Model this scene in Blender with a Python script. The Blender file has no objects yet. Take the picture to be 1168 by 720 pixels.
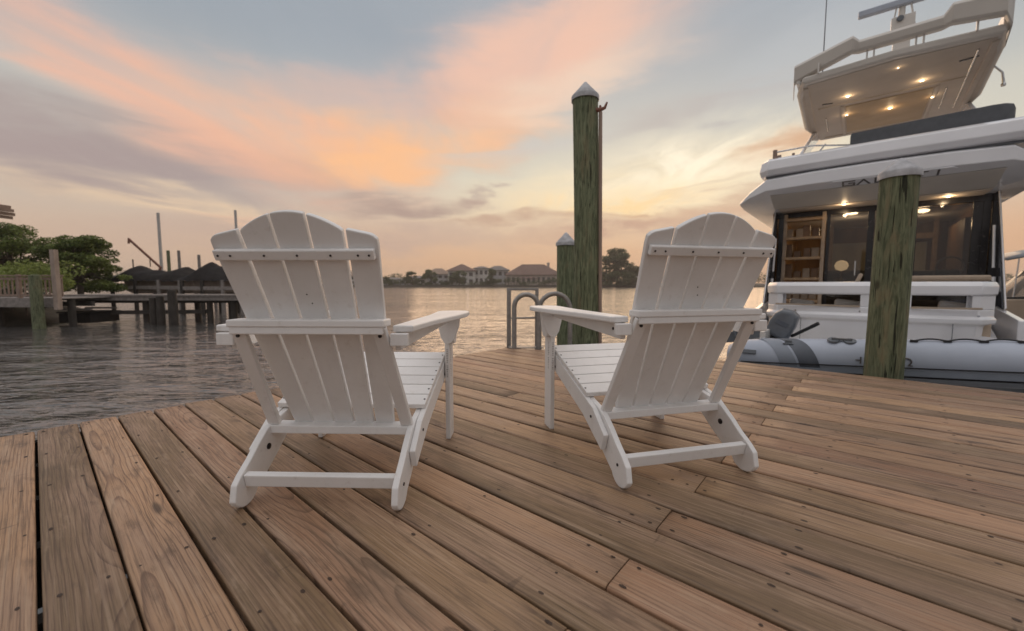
import bpy, bmesh, math, random
from mathutils import Vector, Matrix, noise as mnoise
random.seed(7)
R = math.radians
sc = bpy.context.scene
col = sc.collection

# ------------------------------------------------------------------ camera
F_PX, CXP, CYP, YH, H = 460.0, 584.0, 360.0, 324.5, 0.72
TILT = math.atan((CYP - YH) / F_PX)
cam_d = bpy.data.cameras.new('camera'); cam = bpy.data.objects.new('camera', cam_d); col.objects.link(cam)
cam_d.sensor_width = 36; cam_d.lens = F_PX / 1168 * 36
cam_d.clip_start = .05; cam_d.clip_end = 6000
cam.location = (0, 0, H); cam.rotation_euler = (math.pi / 2 - TILT, 0, 0)
cam_d.dof.use_dof = True; cam_d.dof.focus_distance = 1.6; cam_d.dof.aperture_fstop = 2.6
sc.camera = cam

# ------------------------------------------------------------------ world: low sun sky with procedural evening clouds
SUN_AZ, SUN_EL = 16.0, 5.0
SKY_STRENGTH = 0.10
CLOUD_GAIN = 1.1
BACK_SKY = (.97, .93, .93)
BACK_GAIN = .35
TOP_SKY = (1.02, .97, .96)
world = bpy.data.worlds.new('World'); sc.world = world; world.use_nodes = True
WN = world.node_tree; WN.nodes.clear()


class NT:
    """small wrapper to write node maths as expressions"""
    def __init__(s, tree): s.t = tree
    def node(s, typ, **kw):
        n = s.t.nodes.new(typ)
        for k, v in kw.items(): setattr(n, k, v)
        return n
    def put(s, sock, v):
        if hasattr(v, 'is_output') or isinstance(v, bpy.types.NodeSocket): s.t.links.new(v, sock)
        else:
            if sock.type == 'RGBA' and len(v) == 3: v = (*v, 1)
            sock.default_value = v
    def m(s, op, a, b=0.0, c=None, clamp=False):
        n = s.node('ShaderNodeMath', operation=op, use_clamp=clamp)
        s.put(n.inputs[0], a); s.put(n.inputs[1], b)
        if c is not None: s.put(n.inputs[2], c)
        return n.outputs[0]
    def add(s, a, b): return s.m('ADD', a, b)
    def sub(s, a, b): return s.m('SUBTRACT', a, b)
    def mul(s, a, b): return s.m('MULTIPLY', a, b)
    def comb(s, x, y, z):
        n = s.node('ShaderNodeCombineXYZ')
        for i, v in enumerate((x, y, z)): s.put(n.inputs[i], v)
        return n.outputs[0]
    def sep(s, v):
        n = s.node('ShaderNodeSeparateXYZ'); s.put(n.inputs[0], v); return n.outputs
    def noise(s, vec, scale=1.0, detail=4.0, rough=.55, dist=0.0, color=False):
        n = s.node('ShaderNodeTexNoise'); s.put(n.inputs['Vector'], vec)
        n.inputs['Scale'].default_value = scale; n.inputs['Detail'].default_value = detail
        n.inputs['Roughness'].default_value = rough; n.inputs['Distortion'].default_value = dist
        return n.outputs['Color'] if color else n.outputs[0]
    def ramp(s, v, a, b, lo=0.0, hi=1.0):
        n = s.node('ShaderNodeMapRange', interpolation_type='SMOOTHSTEP'); n.clamp = True
        s.put(n.inputs[0], v); s.put(n.inputs[1], a); s.put(n.inputs[2], b)
        s.put(n.inputs[3], lo); s.put(n.inputs[4], hi); return n.outputs[0]
    def mix(s, f, a, b, blend='MIX'):
        n = s.node('ShaderNodeMix', data_type='RGBA', blend_type=blend)
        s.put(n.inputs[0], f); s.put(n.inputs[6], a); s.put(n.inputs[7], b); return n.outputs[2]
    def vm(s, op, a, b=(0, 0, 0)):
        n = s.node('ShaderNodeVectorMath', operation=op); s.put(n.inputs[0], a); s.put(n.inputs[1], b); return n.outputs[0]


def build_world():
    w = NT(WN)
    out = w.node('ShaderNodeOutputWorld')
    tc = w.node('ShaderNodeTexCoord')
    x, y, z = w.sep(w.vm('NORMALIZE', tc.outputs['Generated']))
    sky = w.node('ShaderNodeTexSky', sky_type='NISHITA', sun_disc=False)
    sky.sun_elevation = R(SUN_EL); sky.sun_rotation = R(SUN_AZ)
    sky.air_density = 1.0; sky.dust_density = 1.5; sky.ozone_density = 1.2
    bg_sky = w.node('ShaderNodeBackground'); w.put(bg_sky.inputs[0], sky.outputs[0]); bg_sky.inputs[1].default_value = SKY_STRENGTH
    az = w.mul(w.m('ARCTAN2', x, y), 180 / math.pi)
    el = w.mul(w.m('ARCSINE', z), 180 / math.pi)
    # cloud-sheet coordinates (a flat sheet overhead) for streaks
    den = w.add(w.m('MAXIMUM', z, 0.0), .10)
    px, py = w.m('DIVIDE', x, den), w.m('DIVIDE', y, den)
    sheet = w.comb(px, w.mul(py, .42), 0.0)
    n_big = w.noise(w.comb(px, w.mul(py, .5), 3.7), .9, 5, .55, .6, True)
    nb = w.sep(n_big)
    n_fine = w.noise(sheet, 3.2, 7, .62, .9)
    n_mid = w.noise(w.comb(px, w.mul(py, .35), 9.1), 1.5, 6, .58, .8)
    n_low = w.noise(w.comb(w.mul(az, .035), w.mul(el, .16), 1.3), 2.2, 6, .55, .5, True)
    nl = w.sep(n_low)
    wa = w.add(az, w.add(w.mul(w.sub(nb[0], .5), 16.0), w.mul(w.sub(nl[0], .5), 12.0)))
    we = w.add(el, w.add(w.mul(w.sub(nb[1], .5), 6.0), w.mul(w.sub(nl[1], .5), 6.0)))

    def blob(a0, e0, rx, ry, rot, hard=1.0):
        c, s_ = math.cos(R(rot)), math.sin(R(rot))
        da, de = w.sub(wa, a0), w.sub(we, e0)
        u = w.add(w.mul(da, c / rx), w.mul(de, s_ / rx))
        v = w.add(w.mul(da, -s_ / ry), w.mul(de, c / ry))
        d = w.add(w.mul(u, u), w.mul(v, v))
        return w.m('EXPONENT', w.mul(w.m('POWER', d, hard), -1.0))
    # clear-sky part of the clouds' own light, then layers of cloud colour over it
    colr = (.36, .43, .51)
    alpha = .0
    layers = []
    def over(c, a):
        nonlocal colr, alpha
        colr = w.mix(a, colr, c)
        alpha = a if alpha == .0 else w.sub(1.0, w.mul(w.sub(1.0, alpha), w.sub(1.0, a)))
    # thin veil over the whole sky, thicker to the horizon
    over((.44, .45, .47), w.add(.55, w.mul(n_mid, .2)))
    over((.61, .58, .48), w.mul(w.ramp(el, 30, 12), .78))
    hz = w.mix(w.ramp(az, -48, -2), (.55, .39, .285), (.66, .395, .235))
    over(hz, w.mul(w.ramp(el, 15.0, 3.5), .95))
    # glow round the sunken sun
    over((.86, .70, .46), w.mul(blob(17, 12.0, 24, 5.0, 5), .92))
    over((.97, .87, .68), w.mul(blob(24, 14.6, 12, 3.4, 8), w.mul(.95, w.ramp(n_fine, .28, .55))))
    over((.92, .64, .32), w.mul(blob(14, 11.2, 10, 2.2, 6), w.mul(.9, w.ramp(n_fine, .3, .65))))
    # lit and unlit cloud banks
    st = w.ramp(w.add(w.mul(n_fine, .5), w.mul(n_mid, .5)), .22, .60, .25, 1.0)
    st2 = w.ramp(n_mid, .22, .60, .3, 1.0)
    for (a0, e0, rx, ry, rot, hard, c, al, tex) in (
        (-46, 12.6, 19, 4.0, -4, 1.6, (.345, .272, .265), .93, 0),
        (-26, 13.2, 15, 2.2, -9, 1.3, (.40, .30, .265), .85, 1),
        (-42, 18.8, 18, 3.3, -20, 1.3, (.78, .43, .305), .97, 2),
        (-26, 17.2, 14, 3.9, -10, 1.3, (.78, .445, .295), .95, 2),
        (-9, 19.6, 15, 5.0, 17, 1.9, (.83, .465, .26), .97, 2),
        (-16, 15.8, 10, 2.4, 8, 1.5, (.87, .48, .25), .95, 1),
        (-5, 22.3, 6, 1.6, -14, 1.4, (.66, .38, .26), .75, 1),
        (-10, 25.5, 13, 2.2, 14, 1.5, (.56, .40, .36), .75, 1),
        (-28, 21.5, 14, 1.8, 2, 1.2, (.58, .42, .36), .65, 2),
        (5, 29.0, 20, 5.2, 16, 1.6, (.78, .49, .37), .95, 2),
        (9, 25.2, 14, 2.6, 16, 1.4, (.82, .61, .46), .7, 1),
        (2, 18.6, 12, .9, 10, 1.4, (.56, .52, .48), .6, 1),
        (-39, 8.8, 12, 1.0, -4, 1.0, (.74, .55, .37), .8, 1),
        (-31, 7.4, 6, .7, -2, 1.0, (.78, .50, .33), .7, 1),
        (-14, 10.2, 9, 1.4, 3, 1.8, (.40, .29, .245), .92, 1),
        (-4, 11.6, 2.2, .8, 12, 1.2, (.43, .31, .26), .85, 0),
        (-2, 12.6, 1.0, .4, 8, 1.2, (.48, .38, .32), .7, 0),
        (-22, 6.0, 24, 2.0, 2, 1.3, (.48, .345, .285), .7, 1),
        (1, 8.6, 10, .8, 3, 1.4, (.48, .31, .23), .8, 1),
        (14, 7.2, 15, 1.6, 5, 1.3, (.52, .33, .24), .9, 1),
        (15, 9.4, 4, .5, 4, 1.3, (.60, .39, .25), .8, 1),
        (28, 9.4, 10, 1.2, 5, 1.3, (.60, .385, .26), .8, 1),
        (26, 12.2, 7, .45, 7, 1.3, (.70, .56, .40), .6, 1),
        (31.5, 15.8, 4.6, 1.5, 8, 1.2, (.60, .36, .22), .92, 1),
        (25, 21.5, 11, 1.3, 6, 1.2, (.46, .40, .37), .7, 1),
        (36, 25, 9, 5, 0, 1.2, (.46, .47, .48), .5, 2),
    ):
        b = blob(a0, e0, rx, ry, rot, hard)
        t = {0: w.ramp(n_mid, .1, .5, .6, 1.0), 1: st, 2: st2}[tex]
        over(c, w.mul(w.mul(b, t), al))
    # the sky behind the viewer and overhead: unseen cloud, made up to light the chairs
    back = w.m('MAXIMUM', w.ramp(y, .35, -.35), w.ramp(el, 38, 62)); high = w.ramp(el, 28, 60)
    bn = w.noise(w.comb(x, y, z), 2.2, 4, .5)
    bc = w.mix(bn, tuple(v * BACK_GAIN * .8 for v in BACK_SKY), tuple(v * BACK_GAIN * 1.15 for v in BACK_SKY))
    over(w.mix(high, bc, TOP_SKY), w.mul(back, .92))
    over((.30, .24, .20), w.ramp(el, 0.0, -2.0))
    bg_c = w.node('ShaderNodeBackground'); w.put(bg_c.inputs[0], colr); bg_c.inputs[1].default_value = CLOUD_GAIN
    mx = w.node('ShaderNodeMixShader'); w.put(mx.inputs[0], alpha)
    WN.links.new(bg_sky.outputs[0], mx.inputs[1]); WN.links.new(bg_c.outputs[0], mx.inputs[2])
    WN.links.new(mx.outputs[0], out.inputs[0])


build_world()
world.cycles.sampling_method = 'MANUAL'; world.cycles.sample_map_resolution = 1024

sun_d = bpy.data.lights.new('sun', 'SUN'); sun = bpy.data.objects.new('sun', sun_d); col.objects.link(sun)
sun_d.energy = 1.15; sun_d.angle = R(60); sun_d.color = (1.0, .66, .40)
_sd = Vector((math.sin(R(SUN_AZ)) * math.cos(R(SUN_EL + 3)), math.cos(R(SUN_AZ)) * math.cos(R(SUN_EL + 3)), math.sin(R(SUN_EL + 3))))
sun.rotation_euler = _sd.to_track_quat('Z', 'Y').to_euler()
vs = sc.view_settings
vs.view_transform = 'Standard'; vs.look = 'None'; vs.gamma = 1; vs.use_curve_mapping = False; vs.exposure = 0.1
sc.cycles.max_bounces = 8; sc.cycles.use_denoising = True
sc.cycles.sample_clamp_indirect = 6

# ------------------------------------------------------------------ frames of reference
_fw = Vector((0, math.cos(TILT), -math.sin(TILT))); _up = Vector((0, math.sin(TILT), math.cos(TILT)))
def ray(px, py): return _fw * F_PX + Vector((px - CXP, 0, 0)) - _up * (py - CYP)
def ground(px, py, z=0.0):
    d = ray(px, py); return Vector((0, 0, H)) + d * ((z - H) / d.z)
def at(px, py, Y):
    d = ray(px, py); return Vector((0, 0, H)) + d * (Y / d.y)
UX = Vector((CXP - 38.0, -F_PX / math.cos(TILT))).normalized()     # along the deck boards, to the right and nearer
VX = Vector((-UX.y, UX.x))                                          # across them, away from the viewer
U_ANG = math.atan2(UX.y, UX.x)
def uvz(u, v, z): return Vector((u * UX.x + v * VX.x, u * UX.y + v * VX.y, z))
WATER_Z = -1.0

# ------------------------------------------------------------------ mesh helpers
SPLIT = {'screw', 'hatch_seam', 'bolt', 'slot_post', 'slot_trim', 'edge_rail', 'rail_post', 'ceiling_vent', 'ceiling_grab_rail', 'grab_rail', 'salon_blind', 'salon_post', 'salon_sofa',
         'cockpit_seat', 'seat_back', 'stair_string', 'salon_wall', 'dinghy_seat', 'visor_bracket', 'cross_beam', 'mast_spreader', 'flybridge_rail', 'hardtop_trim', 'helm_seat', 'float'}
class MB:
    def __init__(s): s.v, s.f, s.m = [], [], []
    def quad(s, *pts, mi=0):
        n = len(s.v); s.v += [tuple(p) for p in pts]; s.f.append(tuple(range(n, n + len(pts)))); s.m.append(mi); return s
    def box(s, c, d, rot=None, mi=0):
        n = len(s.v); c = Vector(c)
        for sx in (-.5, .5):
            for sy in (-.5, .5):
                for sz in (-.5, .5):
                    p = Vector((sx * d[0], sy * d[1], sz * d[2]))
                    if rot is not None: p = rot @ p
                    s.v.append(tuple(c + p))
        for q in ((0, 1, 3, 2), (4, 6, 7, 5), (0, 4, 5, 1), (2, 3, 7, 6), (0, 2, 6, 4), (1, 5, 7, 3)):
            s.f.append(tuple(n + i for i in q)); s.m.append(mi)
        return s
    def beam(s, a, b, w, h, up=(0, 0, 1), mi=0):
        a, b = Vector(a), Vector(b); d = b - a; L = d.length; zx = d.normalized()
        side = Vector(up).cross(zx)
        if side.length < 1e-5: side = Vector((1, 0, 0))
        side.normalize(); upv = zx.cross(side)
        return s.box((a + b) / 2, (L, w, h), Matrix((zx, side, upv)).transposed(), mi)
    def prism(s, poly, vec, mi=0):
        """polygon (3D points, planar) pushed along vec"""
        n = len(s.v); k = len(poly); vec = Vector(vec)
        s.v += [tuple(p) for p in poly] + [tuple(Vector(p) + vec) for p in poly]
        s.f.append(tuple(n + i for i in reversed(range(k)))); s.f.append(tuple(n + k + i for i in range(k))); s.m += [mi, mi]
        for i in range(k):
            j = (i + 1) % k; s.f.append((n + i, n + j, n + k + j, n + k + i)); s.m.append(mi)
        return s
    def loft(s, rings, cap0=True, cap1=True, closed=True, mi=0):
        n = len(s.v); k = len(rings[0])
        for r in rings: s.v += [tuple(p) for p in r]
        for a in range(len(rings) - 1):
            for i in range(k if closed else k - 1):
                j = (i + 1) % k
                s.f.append((n + a * k + i, n + a * k + j, n + (a + 1) * k + j, n + (a + 1) * k + i)); s.m.append(mi)
        if cap0: s.f.append(tuple(n + i for i in reversed(range(k)))); s.m.append(mi)
        if cap1: s.f.append(tuple(n + (len(rings) - 1) * k + i for i in range(k))); s.m.append(mi)
        return s
    def tube(s, path, r, k=10, mi=0, cap=True):
        path = [Vector(p) for p in path]; rs = r if isinstance(r, (list, tuple)) else [r] * len(path)
        rings = []; ref = None
        for i, p in enumerate(path):
            t = (path[min(i + 1, len(path) - 1)] - path[max(i - 1, 0)]).normalized()
            if ref is None:
                ref = Vector((0, 0, 1)) if abs(t.z) < .9 else Vector((1, 0, 0))
            a = (ref - t * ref.dot(t)).normalized(); ref = a; b = t.cross(a)
            rings.append([p + (a * math.cos(2 * math.pi * q / k) + b * math.sin(2 * math.pi * q / k)) * rs[i] for q in range(k)])
        return s.loft(rings, cap, cap, True, mi)
    def lathe(s, prof, c=(0, 0, 0), k=24, mi=0, ax=(0, 0, 1)):
        c = Vector(c); q = Vector((0, 0, 1)).rotation_difference(Vector(ax))
        rings = [[c + q @ Vector((r * math.cos(2 * math.pi * i / k), r * math.sin(2 * math.pi * i / k), z)) for i in range(k)] for r, z in prof]
        return s.loft(rings, True, True, True, mi)
    def off(s, o):
        o = Vector(o); s.v = [tuple(Vector(p) - o) for p in s.v]; return s
    def islands(s):
        par = list(range(len(s.v)))
        def find(i):
            while par[i] != i: par[i] = par[par[i]]; i = par[i]
            return i
        for f in s.f:
            a = find(f[0])
            for i in f[1:]: par[find(i)] = a
        out = {}
        for f, m_ in zip(s.f, s.m):
            mb, mp = out.setdefault(find(f[0]), (MB(), {}))
            for i in f:
                if i not in mp: mp[i] = len(mb.v); mb.v.append(s.v[i])
            mb.f.append(tuple(mp[i] for i in f)); mb.m.append(m_)
        return [mb for mb, _ in out.values()]
    def build(s, name, mats, parent=None, bevel=0.0, smooth=False, seg=2, fix=True):
        if name in SPLIT:
            isl = s.islands()
            if len(isl) > 1:
                return [mb._build(name, mats, parent, bevel, smooth, seg, fix) for mb in isl][0]
        return s._build(name, mats, parent, bevel, smooth, seg, fix)
    def _build(s, name, mats, parent, bevel, smooth, seg, fix):
        me = bpy.data.meshes.new(name); me.from_pydata(s.v, [], s.f)
        mats = mats if isinstance(mats, (list, tuple)) else [mats]
        for m_ in mats: me.materials.append(m_)
        for p, i in zip(me.polygons, s.m): p.material_index = i
        if fix:
            bm = bmesh.new(); bm.from_mesh(me); bmesh.ops.recalc_face_normals(bm, faces=bm.faces); bm.to_mesh(me); bm.free()
        if smooth:
            me.polygons.foreach_set('use_smooth', [True] * len(me.polygons))
            if smooth is not True: me.set_sharp_from_angle(angle=R(smooth))
        me.update()
        o = bpy.data.objects.new(name, me); col.objects.link(o)
        if parent: o.parent = parent
        if bevel:
            b = o.modifiers.new('bevel', 'BEVEL'); b.width = bevel; b.segments = seg; b.limit_method = 'ANGLE'; b.angle_limit = R(35)
        return o


def tag(o, label=None, cat=None, group=None, kind=None):
    if label: o['label'] = label
    if cat: o['category'] = cat
    if group: o['group'] = group
    if kind: o['kind'] = kind
    return o
def empty(name, loc=(0, 0, 0), rz=0.0):
    o = bpy.data.objects.new(name, None); col.objects.link(o); o.location = loc; o.rotation_euler = (0, 0, rz); o.empty_display_size = .1
    return o
def copy_tree(o, parent=None):
    c = o.copy(); col.objects.link(c)
    if parent: c.parent = parent
    for ch in list(o.children): copy_tree(ch, c)
    return c


# ------------------------------------------------------------------ materials
def new_mat(name):
    m = bpy.data.materials.new(name); m.use_nodes = True
    t = NT(m.node_tree); b = m.node_tree.nodes['Principled BSDF']
    return m, t, b
def pm(name, c, rough=.5, var=.12, scale=6.0, bump=0.0, bscale=40.0, metal=0.0, stretch=(1, 1, 1), coat=0.0, spec=.5):
    """procedural paint / fabric / stone: colour drifts a little, roughness too, optional bump"""
    m, t, b = new_mat(name)
    tc = t.node('ShaderNodeTexCoord').outputs['Object']
    v = t.vm('MULTIPLY', tc, stretch)
    n = t.noise(v, scale, 5, .6)
    lo = tuple(x * (1 - var) for x in c); hi = tuple(min(1, x * (1 + var)) for x in c)
    t.put(b.inputs['Base Color'], t.mix(t.ramp(n, .25, .75), lo, hi))
    t.put(b.inputs['Roughness'], t.ramp(t.noise(v, scale * 2.3, 3), .3, .7, max(.02, rough - .06), min(1, rough + .06)))
    b.inputs['Metallic'].default_value = metal; b.inputs['Coat Weight'].default_value = coat
    b.inputs['Specular IOR Level'].default_value = spec
    if bump:
        bn = t.node('ShaderNodeBump'); bn.inputs['Strength'].default_value = bump; bn.inputs['Distance'].default_value = .004
        t.put(bn.inputs['Height'], t.noise(v, bscale, 4)); t.put(b.inputs['Normal'], bn.outputs[0])
    return m
def emit(name, c, s):
    m, t, b = new_mat(name)
    b.inputs['Base Color'].default_value = (*c, 1); b.inputs['Emission Color'].default_value = (*c, 1); b.inputs['Emission Strength'].default_value = s
    return m
def glass(name, tint=(.58, .57, .56), rough=.02):
    m, t, b = new_mat(name)
    tr = t.node('ShaderNodeBsdfTransparent'); tr.inputs[0].default_value = (*tint, 1)
    gl = t.node('ShaderNodeBsdfGlossy'); gl.inputs['Roughness'].default_value = rough; gl.inputs[0].default_value = (.9, .9, .9, 1)
    fr = t.node('ShaderNodeFresnel'); fr.inputs[0].default_value = 1.5
    mx = t.node('ShaderNodeMixShader')
    t.t.links.new(t.add(t.mul(fr.outputs[0], 1.0), 0.01), mx.inputs[0])
    t.t.links.new(tr.outputs[0], mx.inputs[1]); t.t.links.new(gl.outputs[0], mx.inputs[2])
    out = [n for n in t.t.nodes if n.type == 'OUTPUT_MATERIAL'][0]; t.t.links.new(mx.outputs[0], out.inputs[0])
    return m


def deck_wood():
    m, t, b = new_mat('weathered_deck_wood')
    a1 = t.node('ShaderNodeAttribute', attribute_name='grain').outputs['Vector']     # along, across, board seed
    a2 = t.node('ShaderNodeAttribute', attribute_name='board').outputs['Vector']     # three random numbers per board
    al, ac, sd = t.sep(a1); r1, r2, r3 = t.sep(a2)
    # knots
    kv = t.comb(t.mul(al, 1.35), t.mul(ac, 7.0), sd)
    vor = t.node('ShaderNodeTexVoronoi', feature='F1', distance='EUCLIDEAN'); t.put(vor.inputs['Vector'], kv); vor.inputs['Scale'].default_value = 1.0
    vr = t.sep(vor.outputs['Color'])[0]
    kd = vor.outputs['Distance']
    has = t.m('GREATER_THAN', vr, .50)
    knot = t.mul(t.ramp(kd, .105, .035), has)
    knot_w = t.mul(t.m('EXPONENT', t.mul(t.mul(kd, kd), -22.0)), has)
    # growth rings cut lengthwise
    n1 = t.noise(t.comb(t.mul(al, 1.1), t.mul(ac, 3.0), sd), 1.0, 2, .5)
    n2 = t.noise(t.comb(t.mul(al, .55), 0.0, t.add(sd, 5.0)), 1.0, 2, .5)
    n3 = t.noise(t.comb(t.mul(al, 7.0), t.mul(ac, 22.0), sd), 1.0, 3, .5)
    cx_ = t.add(t.mul(t.sub(r1, .5), .17), t.mul(t.sub(n2, .5), .05))
    dx = t.sub(ac, cx_)
    dz = t.add(t.add(.012, t.mul(r2, .05)), t.mul(t.sub(n2, .45), .19))
    rr = t.m('SQRT', t.add(t.mul(dx, dx), t.mul(dz, dz)))
    rr = t.add(rr, t.add(t.mul(t.sub(n1, .5), .030), t.add(t.mul(t.sub(n3, .5), .0045), t.mul(knot_w, .02))))
    ph = t.m('FRACT', t.mul(rr, 105.0))
    late = t.ramp(t.m('POWER', ph, 2.2), .25, 1.0)           # late wood is a sharp dark line
    late = t.mul(late, t.ramp(t.m('ABSOLUTE', t.sub(ph, 1.0)), .0, .07))
    fib = t.noise(t.comb(t.mul(al, 5.0), t.mul(ac, 420.0), sd), 1.0, 4, .65)
    fib2 = t.noise(t.comb(t.mul(al, 2.2), t.mul(ac, 95.0), t.add(sd, 2.0)), 1.0, 4, .6)
    patch = t.noise(t.comb(t.mul(al, 1.6), t.mul(ac, 7.0), t.add(sd, 8.0)), 1.0, 5, .6)
    patch2 = t.noise(t.comb(t.mul(al, 4.5), t.mul(ac, 16.0), t.add(sd, 12.0)), 1.0, 5, .65)
    # colours: pink-brown boards, green-brown boards, pale worn boards
    base = t.mix(r3, DECK_A, DECK_B)
    base = t.mix(t.ramp(r1, .66, .88), base, DECK_C)
    grey = t.mix(t.ramp(patch, .38, .70), base, DECK_GREY)
    c = t.mix(t.mul(late, t.ramp(r2, 0, 1, .38, .85)), grey, DECK_LATE)
    c = t.mix(t.mul(t.ramp(fib, .48, .66), .55), c, DECK_DARK)
    c = t.mix(t.mul(t.ramp(fib2, .52, .68), .45), c, DECK_LIGHT)
    c = t.mix(t.mul(t.ramp(fib2, .46, .32), .55), c, DECK_DARK)
    c = t.mix(t.mul(t.ramp(patch2, .53, .72), .6), c, DECK_DARK)
    stain = t.noise(t.comb(t.mul(al, .9), t.mul(ac, 2.5), t.add(sd, 40.0)), 1.0, 6, .65)
    c = t.mix(t.mul(t.ramp(stain, .55, .72), .55), c, (.085, .060, .038))
    c = t.mix(t.mul(t.ramp(patch2, .44, .22), .6), c, DECK_LIGHT)
    c = t.mix(t.mul(knot, .85), c, (.045, .026, .016))
    # drying cracks
    ck = t.noise(t.comb(t.mul(al, 2.6), t.mul(ac, 130.0), t.add(sd, 20.0)), 1.0, 2, .4)
    crack = t.mul(t.ramp(ck, .715, .745), t.ramp(n1, .45, .55))
    # rough-sawn cross marks
    saw = t.noise(t.comb(t.mul(al, 26.0), t.mul(ac, 5.0), t.add(sd, 30.0)), 1.0, 2, .5)
    sawm = t.mul(t.ramp(saw, .70, .76), .45)
    c = t.mix(t.mul(crack, .8), c, (.035, .022, .015))
    c = t.mix(sawm, c, DECK_DARK)
    tone = t.add(.76, t.mul(t.m('FRACT', t.mul(r2, 7.3)), .40))
    c = t.mix(1.0, c, t.comb(tone, tone, tone), 'MULTIPLY')
    t.put(b.inputs['Base Color'], c)
    t.put(b.inputs['Roughness'], t.add(.40, t.mul(fib, .32)))
    b.inputs['Specular IOR Level'].default_value = .5
    h = t.sub(t.add(t.mul(late, .45), t.mul(fib, .5)), t.add(t.mul(crack, 1.6), t.mul(sawm, .6)))
    bn = t.node('ShaderNodeBump'); bn.inputs['Strength'].default_value = .55; bn.inputs['Distance'].default_value = .0018
    t.put(bn.inputs['Height'], h); t.put(b.inputs['Normal'], bn.outputs[0])
    return m
DECK_A = (.365, .196, .121); DECK_B = (.39, .246, .138); DECK_C = (.205, .132, .070)
DECK_GREY = (.325, .210, .138); DECK_LATE = (.10, .052, .033); DECK_DARK = (.070, .042, .026); DECK_LIGHT = (.44, .315, .215)


def pile_wood(name='green_treated_timber', hi=(.23, .255, .155), brown=.5):
    m, t, b = new_mat(name)
    tc = t.node('ShaderNodeTexCoord').outputs['Object']
    x, y, z = t.sep(tc)
    ang = t.m('ARCTAN2', y, x)
    v = t.comb(t.mul(x, 1.0), t.mul(y, 1.0), t.mul(z, .11))
    g = t.noise(v, 34, 7, .7, 1.1)
    g2 = t.noise(t.comb(x, y, t.mul(z, .25)), 9, 5, .6, .5)
    c = t.mix(t.ramp(g, .30, .68), (.065, .078, .045), hi)
    c = t.mix(t.mul(t.ramp(g2, .5, .72), brown), c, (.24, .195, .115))
    c = t.mix(t.mul(t.ramp(g2, .45, .25), .5), c, (.035, .045, .022))
    kn = t.node('ShaderNodeTexVoronoi'); t.put(kn.inputs['Vector'], t.comb(x, y, t.mul(z, .6))); kn.inputs['Scale'].default_value = 4.5
    c = t.mix(t.mul(t.ramp(kn.outputs['Distance'], .16, .05), .75), c, (.03, .028, .018))
    ck = t.noise(t.comb(x, y, t.mul(z, .05)), 55, 3, .45, .4)
    crack = t.ramp(ck, .63, .67)
    c = t.mix(t.mul(crack, .85), c, (.012, .012, .008))
    c = t.mix(t.ramp(z, .45, .2), c, (.03, .03, .02))
    t.put(b.inputs['Base Color'], c); b.inputs['Roughness'].default_value = .8; b.inputs['Specular IOR Level'].default_value = .25
    bn = t.node('ShaderNodeBump'); bn.inputs['Strength'].default_value = .9; bn.inputs['Distance'].default_value = .006
    t.put(bn.inputs['Height'], t.sub(g, crack)); t.put(b.inputs['Normal'], bn.outputs[0])
    return m


def water_mat():
    m, t, b = new_mat('harbour_water')
    g = t.node('ShaderNodeNewGeometry').outputs['Position']
    x, y, z = t.sep(g)
    w1 = t.noise(t.comb(t.mul(x, .55), t.mul(y, 1.25), 0.0), 1.15, 3, .5, .7)
    w2 = t.noise(t.comb(t.mul(x, .5), t.mul(y, 1.3), 4.0), 3.7, 3, .5, .9)
    w3 = t.noise(t.comb(t.mul(x, .6), y, 8.0), .35, 2, .5)
    calm = t.ramp(t.noise(t.comb(t.mul(x, .5), y, 2.0), .11, 3, .55), .35, .65, .55, 1.15)
    h = t.add(t.mul(t.add(t.mul(w1, 1.0), t.mul(w2, .42)), calm), t.mul(w3, 1.2))
    b.inputs['Base Color'].default_value = (.075, .072, .069, 1)
    b.inputs['Roughness'].default_value = .07; b.inputs['IOR'].default_value = 1.9
    bn = t.node('ShaderNodeBump'); bn.inputs['Strength'].default_value = 1.0; bn.inputs['Distance'].default_value = WAVE
    t.put(bn.inputs['Height'], h); t.put(b.inputs['Normal'], bn.outputs[0])
    return m
WAVE = .115


def leaf_mat(name, lo, hi):
    m, t, b = new_mat(name)
    a = t.node('ShaderNodeAttribute', attribute_name='leaf').outputs['Vector']
    r = t.sep(a)
    t.put(b.inputs['Base Color'], t.mix(r[0], lo, hi)); b.inputs['Roughness'].default_value = .55
    b.inputs['Specular IOR Level'].default_value = .25
    tr = t.node('ShaderNodeBsdfTranslucent'); t.put(tr.inputs[0], t.mix(r[0], lo, tuple(x * 1.3 for x in hi)))
    mx = t.node('ShaderNodeMixShader'); mx.inputs[0].default_value = .3
    out = [n for n in t.t.nodes if n.type == 'OUTPUT_MATERIAL'][0]
    t.t.links.new(b.outputs[0], mx.inputs[1]); t.t.links.new(tr.outputs[0], mx.inputs[2]); t.t.links.new(mx.outputs[0], out.inputs[0])
    return m


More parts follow.
